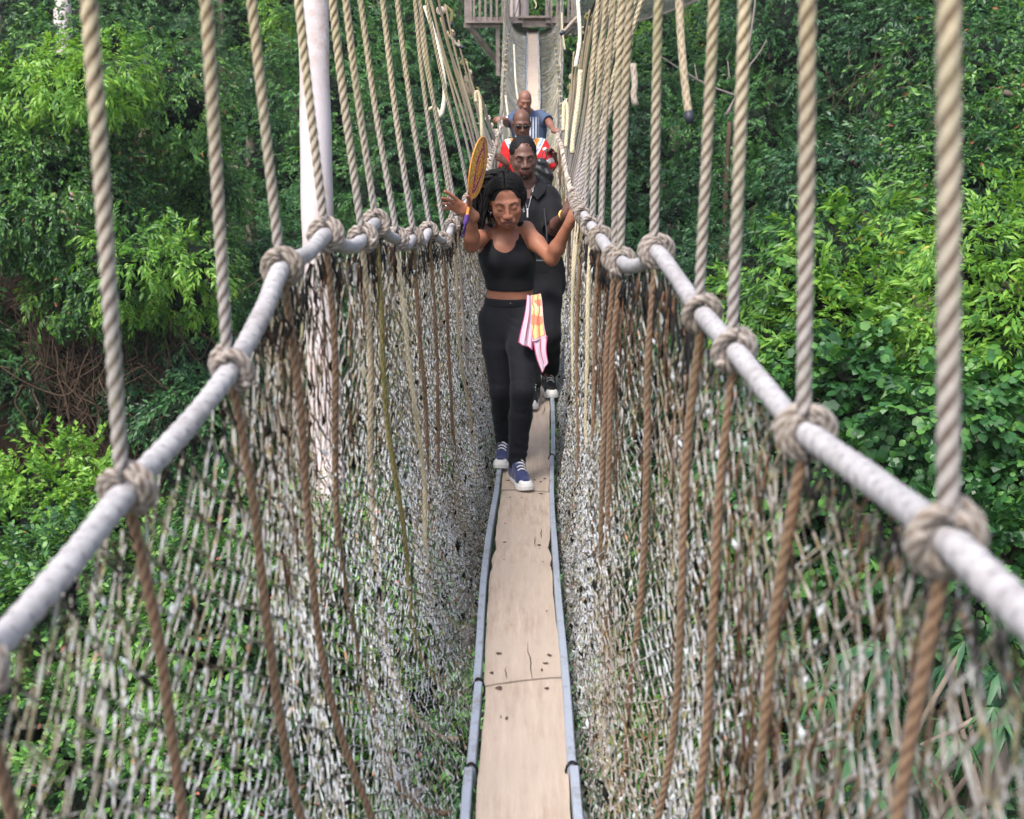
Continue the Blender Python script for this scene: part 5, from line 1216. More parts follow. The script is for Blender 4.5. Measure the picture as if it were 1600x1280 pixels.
    for sx in (-1, 1):              # over the crown from the parting, lying close, then hanging
        for lay_ in (0, 1):
            for k in range(24):
                y0 = -.066 + .0068 * k + .003 * lay_; reach = math.sqrt(max(.05, 1 - ((y0 - .018) / .104) ** 2)); drop = g.uniform(.06, .14) * (1.45 if sx < 0 else .6); pts = []
                for q in np.linspace(.03, 1.55, 7): pts.append(F.w((sx * math.sin(q) * ((.100 if sx < 0 else .081) + .006 * lay_) * (.45 + .55 * reach), y0 + .045 * q / 1.5 + .004 * math.sin(q * 4 + k), .038 + math.cos(q) * (.089 + .004 * lay_) * reach)))
                e_ = pts[-1]; pts += [e_ + np.array((sx * .016, .012, -drop * .4)), e_ + np.array((sx * (.034 if sx < 0 else .006) + g.normal() * .010, .022, -drop))]
                P, s = resample(spline(pts, 5), .008); v, q, t, lay = tube(P, .0056 * g.uniform(.8, 1.15) * (1 + .15 * np.sin(s * 430 + k)) * np.interp(np.linspace(0, 1, len(P)), [0, .8, 1], [1, .9, .5]), 6); locs.add(v, q, t)
    locs.build('locs', INK, root, kind='stuff')
    for x in (-1, 1):
        e = F.w((x * .080, -.002, -.045)); mb = MB(); th = np.linspace(0, 2 * math.pi, 17); P = e + np.stack([.004 * np.cos(th) * x, .010 * np.cos(th), .010 * np.sin(th) - .006], -1); v, q, t, _ = tube(P[:-1], .0028, 6, cap=False); mb.add(v, q); v, q = solid_sphere(e + (0, 0, -.012), .0058, 8); mb.add(v, q); mb.build('earring', SILVER, root)
    curve_obj('necklace', [nb + np.array(q) for q in ((-.058, .02, .022), (-.050, -.03, .002), (-.03, -.062, -.022), (.0, -.078, -.036), (.03, -.064, -.024), (.050, -.03, .0), (.058, .02, .022))], .0012, SILVER, root, 5)
    curve_obj('finger_ring', [tipsL[1] + np.array(q) for q in ((.026, .014, -.030), (.030, .006, -.036), (.036, .006, -.040))], .002, SILVER, root, 5)
    # printed scarf tucked into the pocket, hanging down the thigh
    def uvmat(name, fn):
        return mat(name, fn)
    def scarf_mat(t):
        u = t.n('ShaderNodeAttribute', attribute_name='lay').outputs['Fac']; P = t.coord(); w = t.n('ShaderNodeTexWave'); w.inputs['Scale'].default_value = 12; w.inputs['Distortion'].default_value = 5; t.l(P, w.inputs['Vector'])
        v = t.vor(22, P, 'F1', 'Color'); sx = t.n('ShaderNodeSeparateXYZ'); t.l(v, sx.inputs[0])
        mid = t.ramp(sx.outputs[0], [(0, (.62, .44, .18)), (.55, (.60, .42, .18)), (.74, (.48, .18, .09)), (.86, (.08, .30, .25)), (.92, (.62, .52, .30))], 'CONSTANT')
        mid = t.mix(t.math('GREATER_THAN', w.outputs[0], .90), mid, (.62, .12, .08)); c = t.ramp(u, [(0, (.36, .045, .12)), (.045, (.36, .045, .12)), (.06, (.50, .38, .47)), (.30, (.50, .38, .47)), (.32, (.42, .06, .10)), (.36, (1, 1, 1))], 'CONSTANT')
        c = t.mix(t.math('GREATER_THAN', u, .36), c, mid); return t.bsdf(c, .55, .4, sheen=.3)
    sm = mat('printed silk scarf', scarf_mat); sroot = None
    def panel(p00, p10, p01, p11, folds, seed, wave=.012, lay0=(0, 1)):
        nu, nv = 26, 40; u = np.linspace(0, 1, nu)[None, :, None]; v = np.linspace(0, 1, nv)[:, None, None]
        A = [atD(*q) for q in (p00, p10, p01, p11)]; P = (A[0] * (1 - u) + A[1] * u) * (1 - v) + (A[2] * (1 - u) + A[3] * u) * v
        P[..., 1] += (np.sin(u * folds * math.pi * 2 + seed + v * 1.5) * wave * (.4 + v))[..., 0]; P[..., 0] += (np.sin(v * 5 + seed) * .004)[..., 0]
        i = np.arange(nv - 1)[:, None] * nu + np.arange(nu - 1)[None]; q = np.stack([i, i + 1, i + nu + 1, i + nu], -1).reshape(-1, 4)
        uu, vv = (u + 0 * v)[..., 0], (v + 0 * u)[..., 0]; e = np.minimum(np.minimum(uu, 1 - uu) * (lay0[1]), (1 - vv) * 1.6) * 2.0 + lay0[0]
        P = P.reshape(-1, 3); back = P + (0, .0025, 0); k = len(P); scm.add(np.vstack([P, back]), np.vstack([q[:, ::-1], q + k]), attr=np.r_[e.ravel(), e.ravel()])
    scm = MB(); panel((823, 461, 5.90), (832, 463, 5.90), (811, 536, 5.84), (833, 546, 5.84), 1.5, 0, .010, (.0, .35)); scm.build('pocket_scarf', sm, root, attr=True, label='lilac fold of the scarf with a plum hem')
    scm = MB(); panel((828, 462, 5.895), (844, 459, 5.89), (832, 534, 5.83), (854, 526, 5.83), 1.2, 1, .008, (.22, 1.2)); scm.build('pocket_scarf', sm, root, attr=True, label='orange and yellow printed fold of the scarf')
    scm = MB(); panel((831, 532, 5.835), (854, 524, 5.835), (846, 583, 5.82), (856, 566, 5.82), 1.4, 2, .007, (.0, .35)); scm.build('pocket_scarf', sm, root, attr=True, label='pale lower tip of the scarf')
    # ---------- the fan in her raised hand
    hp = hfr.w((-.034, .030, -.016)); hold = np.array(hp)
    base = hold + (0, 0, .0); ax = norm(atD(757, 226, 5.72) - atD(736, 318, 5.70)); vn = norm(np.array((.955, -.29, -.15))); vn = norm(vn - ax * (vn @ ax)); wd = np.cross(vn, ax)
    fan = thing('hand_fan', tuple(hold - ax * .10), 'round fan woven in orange, purple, green and gold, held up edge-on by the woman', 'fan')
    def fan_mat(t):
        u = t.n('ShaderNodeAttribute', attribute_name='lay').outputs['Fac']; P = t.coord(); v = t.vor(170, P, 'F1', 'Color'); sx = t.n('ShaderNodeSeparateXYZ'); t.l(v, sx.inputs[0])
        c = t.ramp(u, [(0, (.72, .30, .04)), (.10, (.78, .36, .05)), (.2, (.45, .03, .03)), (.30, (.80, .5, .08)), (.36, (.33, .03, .10)), (.52, (.26, .02, .14)), (.60, (.80, .42, .05)), (.68, (.45, .04, .03)), (.74, (.82, .58, .14)), (.80, (.45, .05, .03)), (.86, (.80, .45, .06)), (.93, (.05, .20, .06)), (.97, (.75, .33, .08))], 'CONSTANT')
        c = t.mix(t.math('GREATER_THAN', sx.outputs[0], .90), c, (.78, .55, .14)); return t.bsdf(c, .75, .25, t.bump(t.vor(260, P), .5, .002))
    fc = hold + ax * .205; mb = MB(); nr, na = 30, 56; rr = np.linspace(0, 1, nr)[:, None]; aa = np.linspace(0, 2 * math.pi, na, endpoint=False)[None]
    rad = .150 * rr * (1 + .004 * np.cos(aa * 28)); P = fc + (rad * np.cos(aa))[..., None] * wd * .80 + (rad * np.sin(aa))[..., None] * ax + ((1 - rr ** 2) * .010 * np.ones_like(aa) + .0014 * np.cos(rr * 60) * np.cos(aa * 20))[..., None] * vn
    lay = (np.abs(rr * np.cos(aa)) + np.abs(rr * np.sin(aa)) * .45 + rr * .25); lay = np.clip(lay / 1.2 + 0 * aa, 0, 1)
    i = np.arange(nr - 1)[:, None] * na; j = np.arange(na)[None]; q = np.stack([i + j, i + na + j, i + na + (j + 1) % na, i + (j + 1) % na], -1).reshape(-1, 4); k = nr * na; P = P.reshape(-1, 3)
    mb.add(np.vstack([P, P - vn * .005]), np.vstack([q, q[:, ::-1] + k]), attr=np.r_[lay.ravel(), lay.ravel()]); mb.build('fan_blade', mat('woven fan', fan_mat), fan, attr=True)
    ORG = plain('orange woven rim', (.72, .30, .07), .7, .3, .3, 90); th = np.linspace(0, 2 * math.pi, 61); R_ = fc + .15 * .80 * np.cos(th)[:, None] * wd + .15 * np.sin(th)[:, None] * ax
    mb = MB(); v, q, t, l_ = tube(R_, .0045, 7, 3, .2, .02, cap=False); mb.add(v, q); mb.build('fan_rim', ORG, fan)
    curve_obj('fan_handle', [hold + ax * .075, hold, hold - ax * .075], [.010, .009, .0085], ORG, fan, 8, lobes=3, step=.004)
    PUR = plain('purple wrapping', (.10, .05, .22), .8, .2, .3, 60); curve_obj('wrapping', [hold - ax * .035, hold - ax * .07, hold - ax * .085], [.0115, .0125, .009], PUR, fan, 8)
    for k in range(5): curve_obj('tassel_cord', [hold - ax * .08 + wd * .004 * (k - 2), hold - ax * .10 + wd * .007 * (k - 2) + (0, 0, -.012), hold - ax * .112 + (k % 3 * .005 - .008, .004 * k, -.030 - .006 * (k % 2))], [.003, .003, .002], PUR, fan, 5)
    return root
woman()

def torso_shape(nb, pe, width, depth, belly=1.0):
    """rows of elliptical sections from hips to shoulders along the line pe -> nb"""
    L = nb[2] - pe[2]; rows = []
    for f, a, b in ((-.22, .80, .95), (-.1, .92, 1.0), (.0, .92, 1.0), (.2, .84, .95 * belly), (.4, .84, .95 * belly), (.6, .93, 1.02), (.75, .98, 1.02), (.88, .90, .86), (.96, .62, .6)):
        z = pe[2] + f * L; rows.append((z, pe[0] + (nb[0] - pe[0]) * f, pe[1] + (nb[1] - pe[1]) * f + .015 * (f > .5), a * width / 2, b * depth / 2))
    return rows
def man(label, J, skin, lipm, hs, face, width, depth, hands, fine, shoe, trousers, jaw=1.1, nose=1.15):
    root_y = (J['aL'][1] + J['aR'][1]) / 2; gz = board(root_y)[1] + .009
    root = thing('person', (board(root_y)[0], root_y, gz), label, 'person')
    B = Body(); hf = Frame(J['hd'], facing(*face)); add_head(B, hf, hs, jaw=jaw, nose=nose); nb, pe = J['nk'], J['pe']; B.f = Frame((0, 0, 0))
    B.cap(hf.w((0, .022, -.055)), nb, .055, .060, .03); B.cap(nb, nb + (0, .015, -.06), .062, .075, .03); rows = torso_shape(nb, pe, width, depth); B.loft(rows, .03)
    for s_ in ('sL', 'sR'): B.cap(nb + (0, .012, -.025), J[s_] + (0, 0, .005), .042, .048, .045)
    for sh, el, wr in (('sL', 'eL', 'wL'), ('sR', 'eR', 'wR')):
        a, b, d = J[sh], J[el], J[wr]; B.chain([a, a * .5 + b * .5, b, b * .7 + d * .3, d], [.055, .048, .039, .043, .027], .025)
    for h_, k_, a_ in (('hL', 'kL', 'aL'), ('hR', 'kR', 'aR')):
        a, b, d = J[h_], J[k_], J[a_]; B.chain([a, a * .6 + b * .4, b, b * .65 + d * .35 + (0, .012, 0), d], [.095, .085, .058, .055, .036], .03)
    for a_, x in (('aL', -.15), ('aR', .15)): d = norm(np.array((x, -1, -.2))); B.cap(J[a_] - (0, 0, .03), J[a_] + d * .13 + (0, 0, -.045), .028, .018, .02)
    out = [add_hand(B, *h) for h in hands]
    lm = lip_mask(hf, hs); solidify(B, 'body', [skin, lipm], root, fine * 1.1, nb[2] - .14, fine * 2.6, matf=lambda P: lm(P).astype(int))
    T = Body(); T.loft([(z, x, y, a + .012, b + .012) for z, x, y, a, b in rows if z < pe[2] + .12], .03)
    for h_, k_, a_ in (('hL', 'kL', 'aL'), ('hR', 'kR', 'aR')):
        a, b, d = J[h_], J[k_], J[a_]; T.chain([a, a * .6 + b * .4, b, b * .65 + d * .35 + (0, .012, 0), d + (0, 0, .055)], [.105, .095, .078, .072, .060], .025)
    nj = Noise(int(width * 100), 12, 11); solidify(T, 'trousers', trousers, root, fine * 1.8, disp=lambda V: .007 * nj(V * (1, 1, .8)))
    for a_, x in (('aL', -.12), ('aR', .10)):
        f = J[a_]; sh = bpy.data.objects.new('sneaker', None); COL.objects.link(sh); sh.parent = root; g_ = board(f[1] - .08)[1] + .010; sh.location = Vector((f[0], f[1], g_)) - root.location
        sneaker(sh, f, (x, -1), g_, shoe[0], shoe[1], shoe[2], shoe[3], 1.06, shoe[4])
    return root, hf, rows, out
def shirt(root, J, rows, hem, m, name, sleeve, fine, ease=.016, seed=3, neck=.075, cuff=.072, short=.8):
    nb = J['nk']; S_ = Body(); S_.loft([(z, x, y, a + ease, b + ease) for z, x, y, a, b in rows if z >= hem - .08], .03)
    q = [r for r in rows if r[0] >= hem - .08]
    for s_ in ('sL', 'sR'): S_.cap(nb + (0, .012, -.035), J[s_] + (0, 0, .008), .055, .060, .045)
    for sh, el in (('sL', 'eL'), ('sR', 'eR')): a, b = J[sh], J[el]; e = a + (b - a) * short; S_.chain([a, (a + e) / 2, e], [.068, .068, cuff], .03)
    S_.ell(nb + (0, -.03, .045), (neck * .80, neck * 1.1, .075), .008, '-')
    for sh, el in (('sL', 'eL'), ('sR', 'eR')): a, b = J[sh], J[el]; e = a + (b - a) * short; d = norm(b - a); S_.cap(e + d * (cuff + .002), e + d * (cuff + .05), cuff * 1.15, cuff * 1.2, .003, '-')
    S_.p.append(('e', np.array((nb[0], nb[1], hem - .5)), np.array((.6, .6, .5)), np.eye(3), None, .004, '-'))
    nz = Noise(seed, 12, 13); n2 = Noise(seed + 1, 10, 40); return solidify(S_, name, m, root, fine, disp=lambda V: .006 * nz(V * (1.2, 1, .6)) + .0012 * n2(V))
TROU = cloth_mat('black trousers', (.006, .006, .009), .9, 600, .04, .3, .3)

def man_polo():
    J = dict(hd=(818, 246, 7.12), nk=(824, 290, 7.22), sL=(790, 312, 7.26), sR=(857, 309, 7.22), eL=(780, 368, 7.30), wL=(776, 330, 7.0), eR=(865, 358, 7.12), wR=(884, 334, 6.86), pe=(836, 430, 7.32), hL=(818, 436, 7.34), hR=(853, 436, 7.3), kL=(824, 530, 7.2), kR=(856, 525, 7.15), aL=(833, 612, 7.2), aR=(857, 590, 7.45))
    J = {k: atD(*v) for k, v in J.items()}
    skin = skin_mat('very dark brown skin', (.14, .066, .047), (.10, .046, .035), rough=.42); lip = plain('dark rose lips', (.17, .07, .06), .45, .4, .1)
    Yr = J['wR'][1] - .03; rp = rail(1, Yr); Yl = J['wL'][1] - .03; rl = rail(-1, Yl)
    J['wL'] = rl + (.02, .08, -.035); J['eL'] = J['wL'] * .5 + J['sL'] * .5 + (.0, .05, -.13)
    hands = [(J['wR'], norm(rp + (0, 0, .012) - J['wR']), (-.5, -.55, .45), 1, 1.05, (50, 58, 60, 60), (28, 45), 2), (J['wL'], norm(rl + (0, 0, .012) - J['wL']), (.5, -.55, .45), -1, 1.05, (50, 58, 60, 60), (28, 45), 2)]
    blk = plain('black shoe leather', (.015, .015, .017), .5, .4)
    root, hf, rows, _ = man('man in a black zip polo with a goatee, directly behind the woman', J, skin, lip, 1.04, (6, 8, -3), .40, .24, hands, .0048, (blk, WHITE, WHITE, WHITE, False), TROU)
    face_details(hf, 1.07, root, True, .0032)
    pm = cloth_mat('black polo knit', (.006, .006, .009), .85, 500, .04, .3, .3); nb = J['nk']
    hem = atD(840, 418, 7.2)[2]; shirt(root, J, rows, hem, pm, 'polo_shirt', 1, .006, .016, 4, .07, .070, .86)
    # open collar flaps, zip, chain
    f = lambda x, y, z: nb + np.array((x, y, z))
    for x in (-1, 1):
        mb = MB(); A = np.array([f(x * .060, .04, .060), f(x * .070, -.03, .046), f(x * .050, -.085, .016), f(x * .016, -.120, -.048)]); Bq = np.array([f(x * .105, .06, .030), f(x * .122, -.03, .016), f(x * .108, -.115, -.030), f(x * .060, -.142, -.075)])
        P0, _ = resample(A, .012); n = len(P0); s0 = np.linspace(0, 1, n); Bs = np.linspace(0, 1, 4); P1 = np.stack([np.interp(s0, Bs, Bq[:, k]) for k in range(3)], 1); mid = (P0 + P1) / 2 + (0, -.004, .010)
        V = np.concatenate([P0, mid, P1]); i = np.arange(n - 1); q = np.vstack([np.stack([i, i + 1, i + n + 1, i + n], 1), np.stack([i + n, i + n + 1, i + 2 * n + 1, i + 2 * n], 1)]); k = len(V)
        mb.add(np.vstack([V, V + (0, .004, -.004)]), np.vstack([q, q[:, ::-1] + k])); mb.build('collar', pm, root)
    vv = MB(); 
    V = np.array([f(-.030, -.098, -.010), f(.030, -.098, -.010), f(0, -.127, -.15), f(0, -.100, -.02)]); 
    sk = MB(); sk.add([f(-.034, -.105, -.015), f(.034, -.105, -.015), f(.004, -.134, -.135), f(-.004, -.134, -.135)], [(0, 3, 2, 1)]); sk.build('open_neckline', skin, root)
    for x in (-1, 1): curve_obj('zip_tape', [f(x * .036, -.106, -.012), f(x * .020, -.124, -.07), f(x * .003, -.1385, -.135)], .0018, SILVER, root, 5)
    curve_obj('zip_pull', [f(0, -.141, -.130), f(0, -.144, -.150), f(0, -.146, -.185)], [.006, .0045, .0055], plain('pale zip pull', (.7, .7, .7), .4, .4), root, 6)
    curve_obj('neck_chain', [f(-.058, .0, .020), f(-.048, -.055, -.002), f(-.015, -.088, -.030), (f(.015, -.090, -.028)), f(.050, -.055, .004), f(.060, .0, .022)], .0058, plain('chunky pale beads', (.62, .62, .60), .45, .4, .3, 150), root, 7)
    # short hair pulled back and a goatee
    H_ = Body(Frame(hf.o, hf.R)); s = 1.07; H_.ell((0, .030, .040), np.array((.079, .094, .084)) * s, .01); H_.ell((0, .10, .04), (.04, .035, .04), .02); H_.ell((0, -.092, -.020), (.082, .072, .092), .012, '-'); solidify(H_, 'hair', INK, root, .0045, disp=lambda V: .0022 * Noise(19, 10, 110)(V))
    Gt = Body(Frame(hf.o, hf.R * s)); Gt.cap((-.024, -.086, -.052), (.024, -.086, -.052), .0045 * s, .0045 * s, .004); Gt.ell((0, -.080, -.103), (.018, .011, .012), .01); Gt.cap((-.028, -.078, -.06), (-.020, -.074, -.095), .004, .005, .006); Gt.cap((.028, -.078, -.06), (.020, -.074, -.095), .004, .005, .006); solidify(Gt, 'goatee', INK, root, .003)
    # gold watch and small pouch on a strap
    d = norm(J['wR'] - J['eR']); w = J['wR'] - d * .025; R = basis(d, (0, -1, .3)); th = np.linspace(0, 2 * math.pi, 25); P = w + (np.cos(th)[:, None] * R[:, 0] + np.sin(th)[:, None] * R[:, 2]) * .033; GOLD = plain('gold bracelet', (.75, .5, .12), .3, .5, .1, 60, metal=.9)
    mb = MB(); v, q, t, _l = tube(P, .006, 6, cap=False); mb.add(v, q); mb.build('bracelet', GOLD, root)
    bag = atD(842, 415, 7.0); mb = MB(); bd = Body(); bd.loft([(bag[2] - .045, bag[0], bag[1] - .01, .058, .022), (bag[2] + .04, bag[0], bag[1] - .01, .060, .026)], 0, pw=6); po = solidify(bd, 'pouch', plain('glossy black pouch', (.012, .012, .014), .35, .5), root, .005)
    curve_obj('pouch_strap', [bag + (.05, 0, .04), bag + (.045, -.03, .20), nb + (.10, -.09, -.10), nb + (.085, .0, .02)], .0045, plain('dark strap', (.03, .03, .035), .7, .3), po, 6)
man_polo()

def man_red():
    J = dict(hd=(815, 193, 11.1), nk=(819, 219, 11.25), sL=(796, 229, 11.3), sR=(846, 229, 11.25), eL=(790, 268, 11.3), wL=(790, 255, 11.0), eR=(861, 262, 11.15), wR=(866, 248, 10.85), pe=(824, 303, 11.4), hL=(812, 306, 11.4), hR=(836, 306, 11.4), kL=(815, 360, 11.3), kR=(836, 358, 11.2), aL=(820, 409, 11.5), aR=(838, 413, 11.2))
    J = {k: atD(*v) for k, v in J.items()}
    for k in ('aL', 'aR'): J[k][2] = board(J[k][1])[1] + .095
    for k, h in (('kL', 'hL'), ('kR', 'hR')): J[k][2] = (J[h][2] + J['a' + k[1]][2]) / 2
    skin = skin_mat('dark brown skin', (.14, .062, .040), (.10, .045, .032), rough=.46); lip = plain('brown lips', (.16, .07, .06), .45, .4, .1)
    Yl = J['wL'][1] - .02; rl = rail(-1, Yl)
    hands = [(J['wR'], norm((-.35, -.35, .85)), (.6, .75, .1), -1, 1.1, (35, 42, 45, 48), (40, 40), 3), (J['wL'], norm(rl + (0, 0, .01) - J['wL']), (.5, -.55, .45), -1, 1.1, (45, 50, 55, 55), (28, 40), 2)]
    grey = plain('grey shoe', (.12, .12, .13), .6, .3)
    root, hf, rows, out = man('man in a red dashiki and sunglasses carrying a red bottle, third in line', J, skin, lip, 1.12, (5, 14, 0), .44, .27, hands, .006, (grey, WHITE, WHITE, WHITE, False), TROU)
    nb = J['nk']
    def dash(t):
        P = t.n('ShaderNodeNewGeometry').outputs['Position']; sp = t.n('ShaderNodeSeparateXYZ'); t.l(P, sp.inputs[0])
        dx = t.math('ABSOLUTE', t.math('SUBTRACT', sp.outputs[0], float(nb[0] + .004))); dz = t.math('SUBTRACT', float(nb[2] + .03), sp.outputs[2])
        dd = t.math('ADD', dx, t.math('MULTIPLY', dz, .52)); 
        c = t.ramp(t.math('DIVIDE', dd, .30), [(0, (.12, .14, .18)), (.30, (.16, .18, .20)), (.36, (.62, .18, .03)), (.47, (.66, .22, .03)), (.53, (.55, .57, .62)), (.60, (.14, .22, .42)), (.66, (.62, .62, .62)), (.70, (.60, .015, .018))], 'CONSTANT')
        v = t.vor(60, P, 'F1', 'Color'); s1 = t.n('ShaderNodeSeparateXYZ'); t.l(v, s1.inputs[0]); trim = t.math('MULTIPLY', t.math('GREATER_THAN', s1.outputs[0], .8), t.math('LESS_THAN', dd, .20)); c = t.mix(trim, c, (.75, .55, .3))
        n = t.noise(14, 5, .6, P, dist=.5); return t.bsdf(t.mix(.35, c, t.ramp(n, [(.3, .6), (.7, 1.05)]), 'MULTIPLY'), .8, .3, t.bump(n, .4, .012))
    hem = J['pe'][2] - .18; shirt(root, J, rows, hem, mat('red dashiki print', dash), 'dashiki', 1, .0075, .022, 6, .085, .085, .82)
    # sunglasses: two dark lenses, bridge, arms; shaved head shadow
    G = plain('dark glass', (.01, .008, .008), .12, .6); f = Frame(hf.o, hf.R * 1.12); sg = bpy.data.objects.new('sunglasses', None); COL.objects.link(sg); sg.parent = root; sg.location = Vector(tuple(hf.o)) - root.location
    for x in (-1, 1):
        L = Body(Frame(hf.o, hf.R * 1.12)); L.p.append(('e', f.w((x * .034, -.098, -.003)), np.array((.030, .008, .020)), hf.R @ rot('Z', x * 14), None, 0, '+')); solidify(L, 'lens', G, sg, .0035); curve_obj('temple', [f.w((x * .060, -.090, .004)), f.w((x * .080, -.04, .003)), f.w((x * .084, .01, .0))], .0028, G, sg, 5)
    curve_obj('bridge', [f.w((-.012, -.104, .002)), f.w((0, -.108, .005)), f.w((.012, -.104, .002))], .0026, G, sg, 5)
    Hs = Body(Frame(hf.o, hf.R)); s = 1.12; Hs.ell((0, .024, .032), np.array((.0755, .0950, .0840)) * s, .01); Hs.ell((0, -.060, .030), (.082, .085, .110), .01, '-'); solidify(Hs, 'cropped_hair', plain('grey stubble hair', (.035, .028, .027), .85, .2, .4, 250), root, .005)
    # bottle (held, so a thing of its own): body, label band, white cap
    hfm, tips = out[0]; bc = atD(856, 244, 10.83); ax = norm(atD(862, 256, 10.83) - atD(851, 233, 10.83)); b0 = bc - ax * .085; bot = thing('bottle', tuple(bc + ax * .10), 'red drink bottle with a white cap in the hand of the man in red', 'bottle')
    def rev(nm, prof, m):
        mb = MB(); P = np.array([b0 + ax * h for h, r in prof]); v, q, t, _l = tube(P, [r for h, r in prof], 16); mb.add(v, q, t); mb.build(nm, m, bot)
    RED = plain('red plastic', (.55, .015, .02), .3, .5); rev('bottle_body', [(.030, .014), (.045, .016), (.065, .032), (.09, .036), (.20, .036), (.215, .030)], RED); rev('cap', [(.0, .016), (.002, .018), (.030, .018), (.034, .014)], plain('white cap', (.8, .8, .8), .4, .4)); rev('label', [(.120, .0368), (.1201, .0372), (.165, .0372), (.1651, .0368)], plain('white label', (.75, .7, .72), .6, .3, .5, 60))
    # black plastic bag hanging from the same arm
    bgc = atD(848, 268, 10.75); bb = Body(); bb.loft([(bgc[2] - .17, bgc[0] + .01, bgc[1], .05, .03), (bgc[2] - .13, bgc[0] + .005, bgc[1], .085, .05), (bgc[2] - .02, bgc[0], bgc[1], .095, .055), (bgc[2] + .08, bgc[0] - .01, bgc[1], .06, .04), (bgc[2] + .12, bgc[0] - .01, bgc[1], .022, .02)], .01); br = thing('plastic_bag', tuple(bgc - (0, 0, .18)), 'crumpled black plastic bag hanging at the side of the man in red', 'bag'); nz = Noise(31, 14, 30)
    solidify(bb, 'bag', plain('thin black plastic', (.012, .012, .014), .28, .6), br, .007, disp=lambda V: .012 * nz(V))
    curve_obj('handle_loop', [bgc + (-.01, 0, .10), bgc + (.0, .01, .17), bgc + (.045, .02, .20), bgc + (.03, .0, .12)], .005, plain('black plastic handle', (.012, .012, .014), .3, .5), br, 6)
man_red()

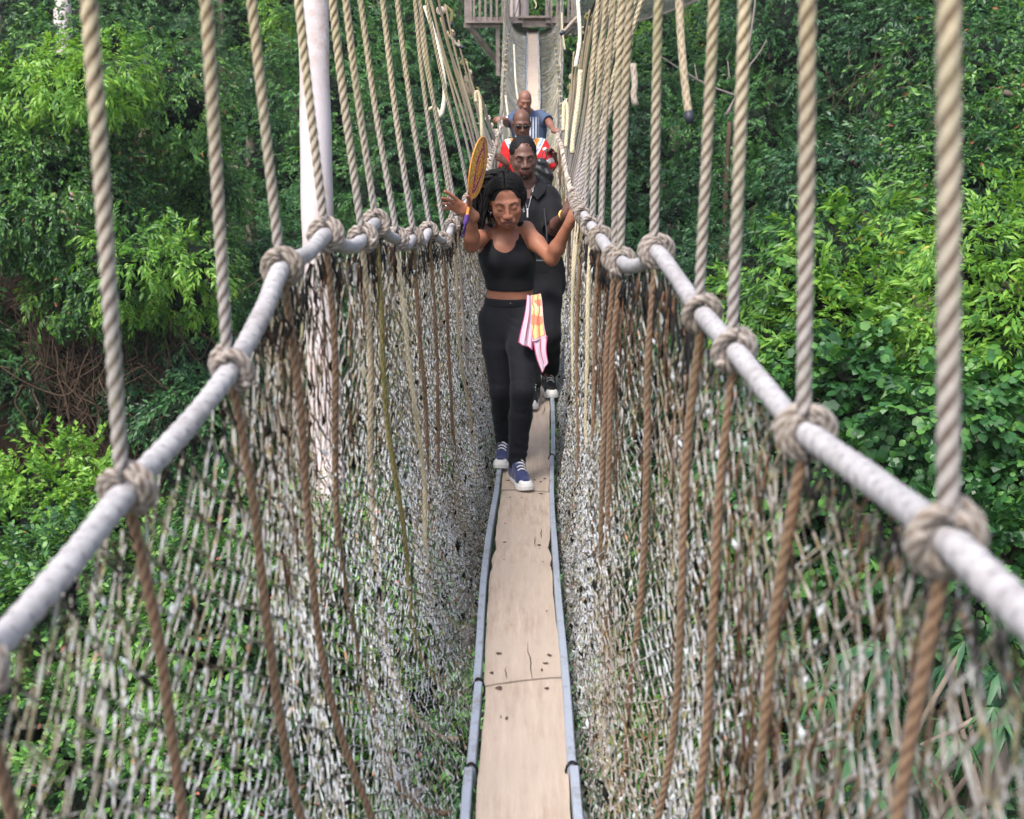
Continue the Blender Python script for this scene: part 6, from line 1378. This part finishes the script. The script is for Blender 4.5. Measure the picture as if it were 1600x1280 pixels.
def man_stripes():
    J = dict(hd=(820, 158, 14.2), nk=(825, 176, 14.4), sL=(806, 182, 14.45), sR=(844, 181, 14.4), eL=(793, 194, 14.5), wL=(789, 186, 14.2), eR=(857, 190, 14.25), wR=(866, 205, 14.0), pe=(829, 244, 14.5), hL=(820, 247, 14.5), hR=(838, 247, 14.5), kL=(822, 290, 14.4), kR=(838, 290, 14.3), aL=(824, 330, 14.6), aR=(836, 330, 14.3))
    J = {k: atD(*v) for k, v in J.items()}
    J['pe'][2] = J['nk'][2] - .56
    for k in ('hL', 'hR'): J[k][2] = J['pe'][2] - .03
    for k in ('aL', 'aR'): J[k][2] = board(J[k][1])[1] + .095
    for k, h in (('kL', 'hL'), ('kR', 'hR')): J[k][2] = (J[h][2] + J['a' + k[1]][2]) / 2
    skin = skin_mat('reddish brown skin', (.22, .10, .066), (.17, .072, .05), rough=.46); lip = plain('brown lips', (.20, .08, .07), .45, .4, .1)
    rl = rail(-1, J['wL'][1] - .03); rr = rail(1, J['wR'][1] - .03)
    hands = [(J['wR'], norm(rr + (0, 0, .02) - J['wR']), (-.3, -.5, .7), -1, 1.15, (35, 42, 45, 45), (30, 30), 5), (J['wL'], norm(rl + (0, 0, .02) - J['wL']), (.3, -.5, .7), 1, 1.15, (35, 42, 45, 45), (30, 30), 5)]
    root, hf, rows, out = man('bald man in a navy shirt with white stripes, last of the four, arms spread', J, skin, lip, 1.08, (8, 20, 4), .44, .27, hands, .0065, (WHITE, WHITE, WHITE, WHITE, False), cloth_mat('dark trousers', (.02, .025, .045), .9, 500, .05))
    nb = J['nk']
    def stripes(t):
        P = t.n('ShaderNodeNewGeometry').outputs['Position']; sp = t.n('ShaderNodeSeparateXYZ'); t.l(P, sp.inputs[0]); dx = t.math('SUBTRACT', sp.outputs[0], float(nb[0] - .16)); u = t.math('MULTIPLY', dx, 1 / .036); fr = t.math('FRACT', u); on = t.math('LESS_THAN', fr, .36)
        inb = t.math('LESS_THAN', t.math('ABSOLUTE', t.math('SUBTRACT', sp.outputs[0], float(nb[0] - .015))), .145); low = t.math('LESS_THAN', sp.outputs[2], float(nb[2] - .055))
        c = t.mix(t.math('MULTIPLY', t.math('MULTIPLY', on, inb), low), (.060, .085, .150), (.62, .64, .68)); n = t.noise(12, 5, .6, P, dist=.5); return t.bsdf(t.mix(.4, c, t.ramp(n, [(.3, .6), (.7, 1.05)]), 'MULTIPLY'), .85, .3, t.bump(n, .4, .012))
    hem = J['pe'][2] - .12; sm = mat('striped shirt', stripes); shirt(root, J, rows, hem, sm, 'striped_shirt', 1, .008, .020, 8, .08, .078, .85)
    NV = plain('navy collar', (.05, .07, .13), .85, .3)
    for x in (-1, 1):
        f = lambda a, b, c_: nb + np.array((a, b, c_)); mb = MB(); V = np.array([f(x * .055, .03, .05), f(x * .06, -.04, .03), f(x * .015, -.10, -.03), f(x * .10, .04, .0), f(x * .105, -.05, -.02), f(x * .06, -.125, -.07)]); q = np.array([(0, 1, 4, 3), (1, 2, 5, 4)]); mb.add(np.vstack([V, V + (0, .005, -.006)]), np.vstack([q, q[:, ::-1] + 6])); mb.build('collar', NV, root)
    Gt = Body(Frame(hf.o, hf.R * 1.08)); Gt.ell((0, -.078, -.100), (.030, .018, .020), .01); Gt.cap((-.026, -.088, -.054), (.026, -.088, -.054), .005, .005, .004); solidify(Gt, 'beard', plain('grey beard', (.10, .085, .08), .85, .2, .4, 250), root, .004)
    curve_obj('watch', [J['wL'] + (.02, .0, -.01), J['wL'] + (.03, -.03, .01), J['wL'] + (.02, -.02, .03)], .006, SILVER, root, 6)
man_stripes()

# ------------------------------------------------------------------ humid air: pale haze over the whole valley
def haze():
    v, q = box(0, 50, 30, 900, 1000, 120); mb = MB(); mb.add(v, q)
    m = bpy.data.materials.new('humid air'); m.use_nodes = True; nt = m.node_tree; nt.nodes.clear(); o = nt.nodes.new('ShaderNodeOutputMaterial'); p = nt.nodes.new('ShaderNodeVolumePrincipled')
    p.inputs['Color'].default_value = (.90, .95, 1, 1); p.inputs['Density'].default_value = HAZE; p.inputs['Anisotropy'].default_value = .2; nt.links.new(p.outputs[0], o.inputs['Volume'])
    lab(mb.build('haze', m, smooth=False), kind='stuff')
HAZE = .0004
haze()
S.cycles.volume_bounces = 0
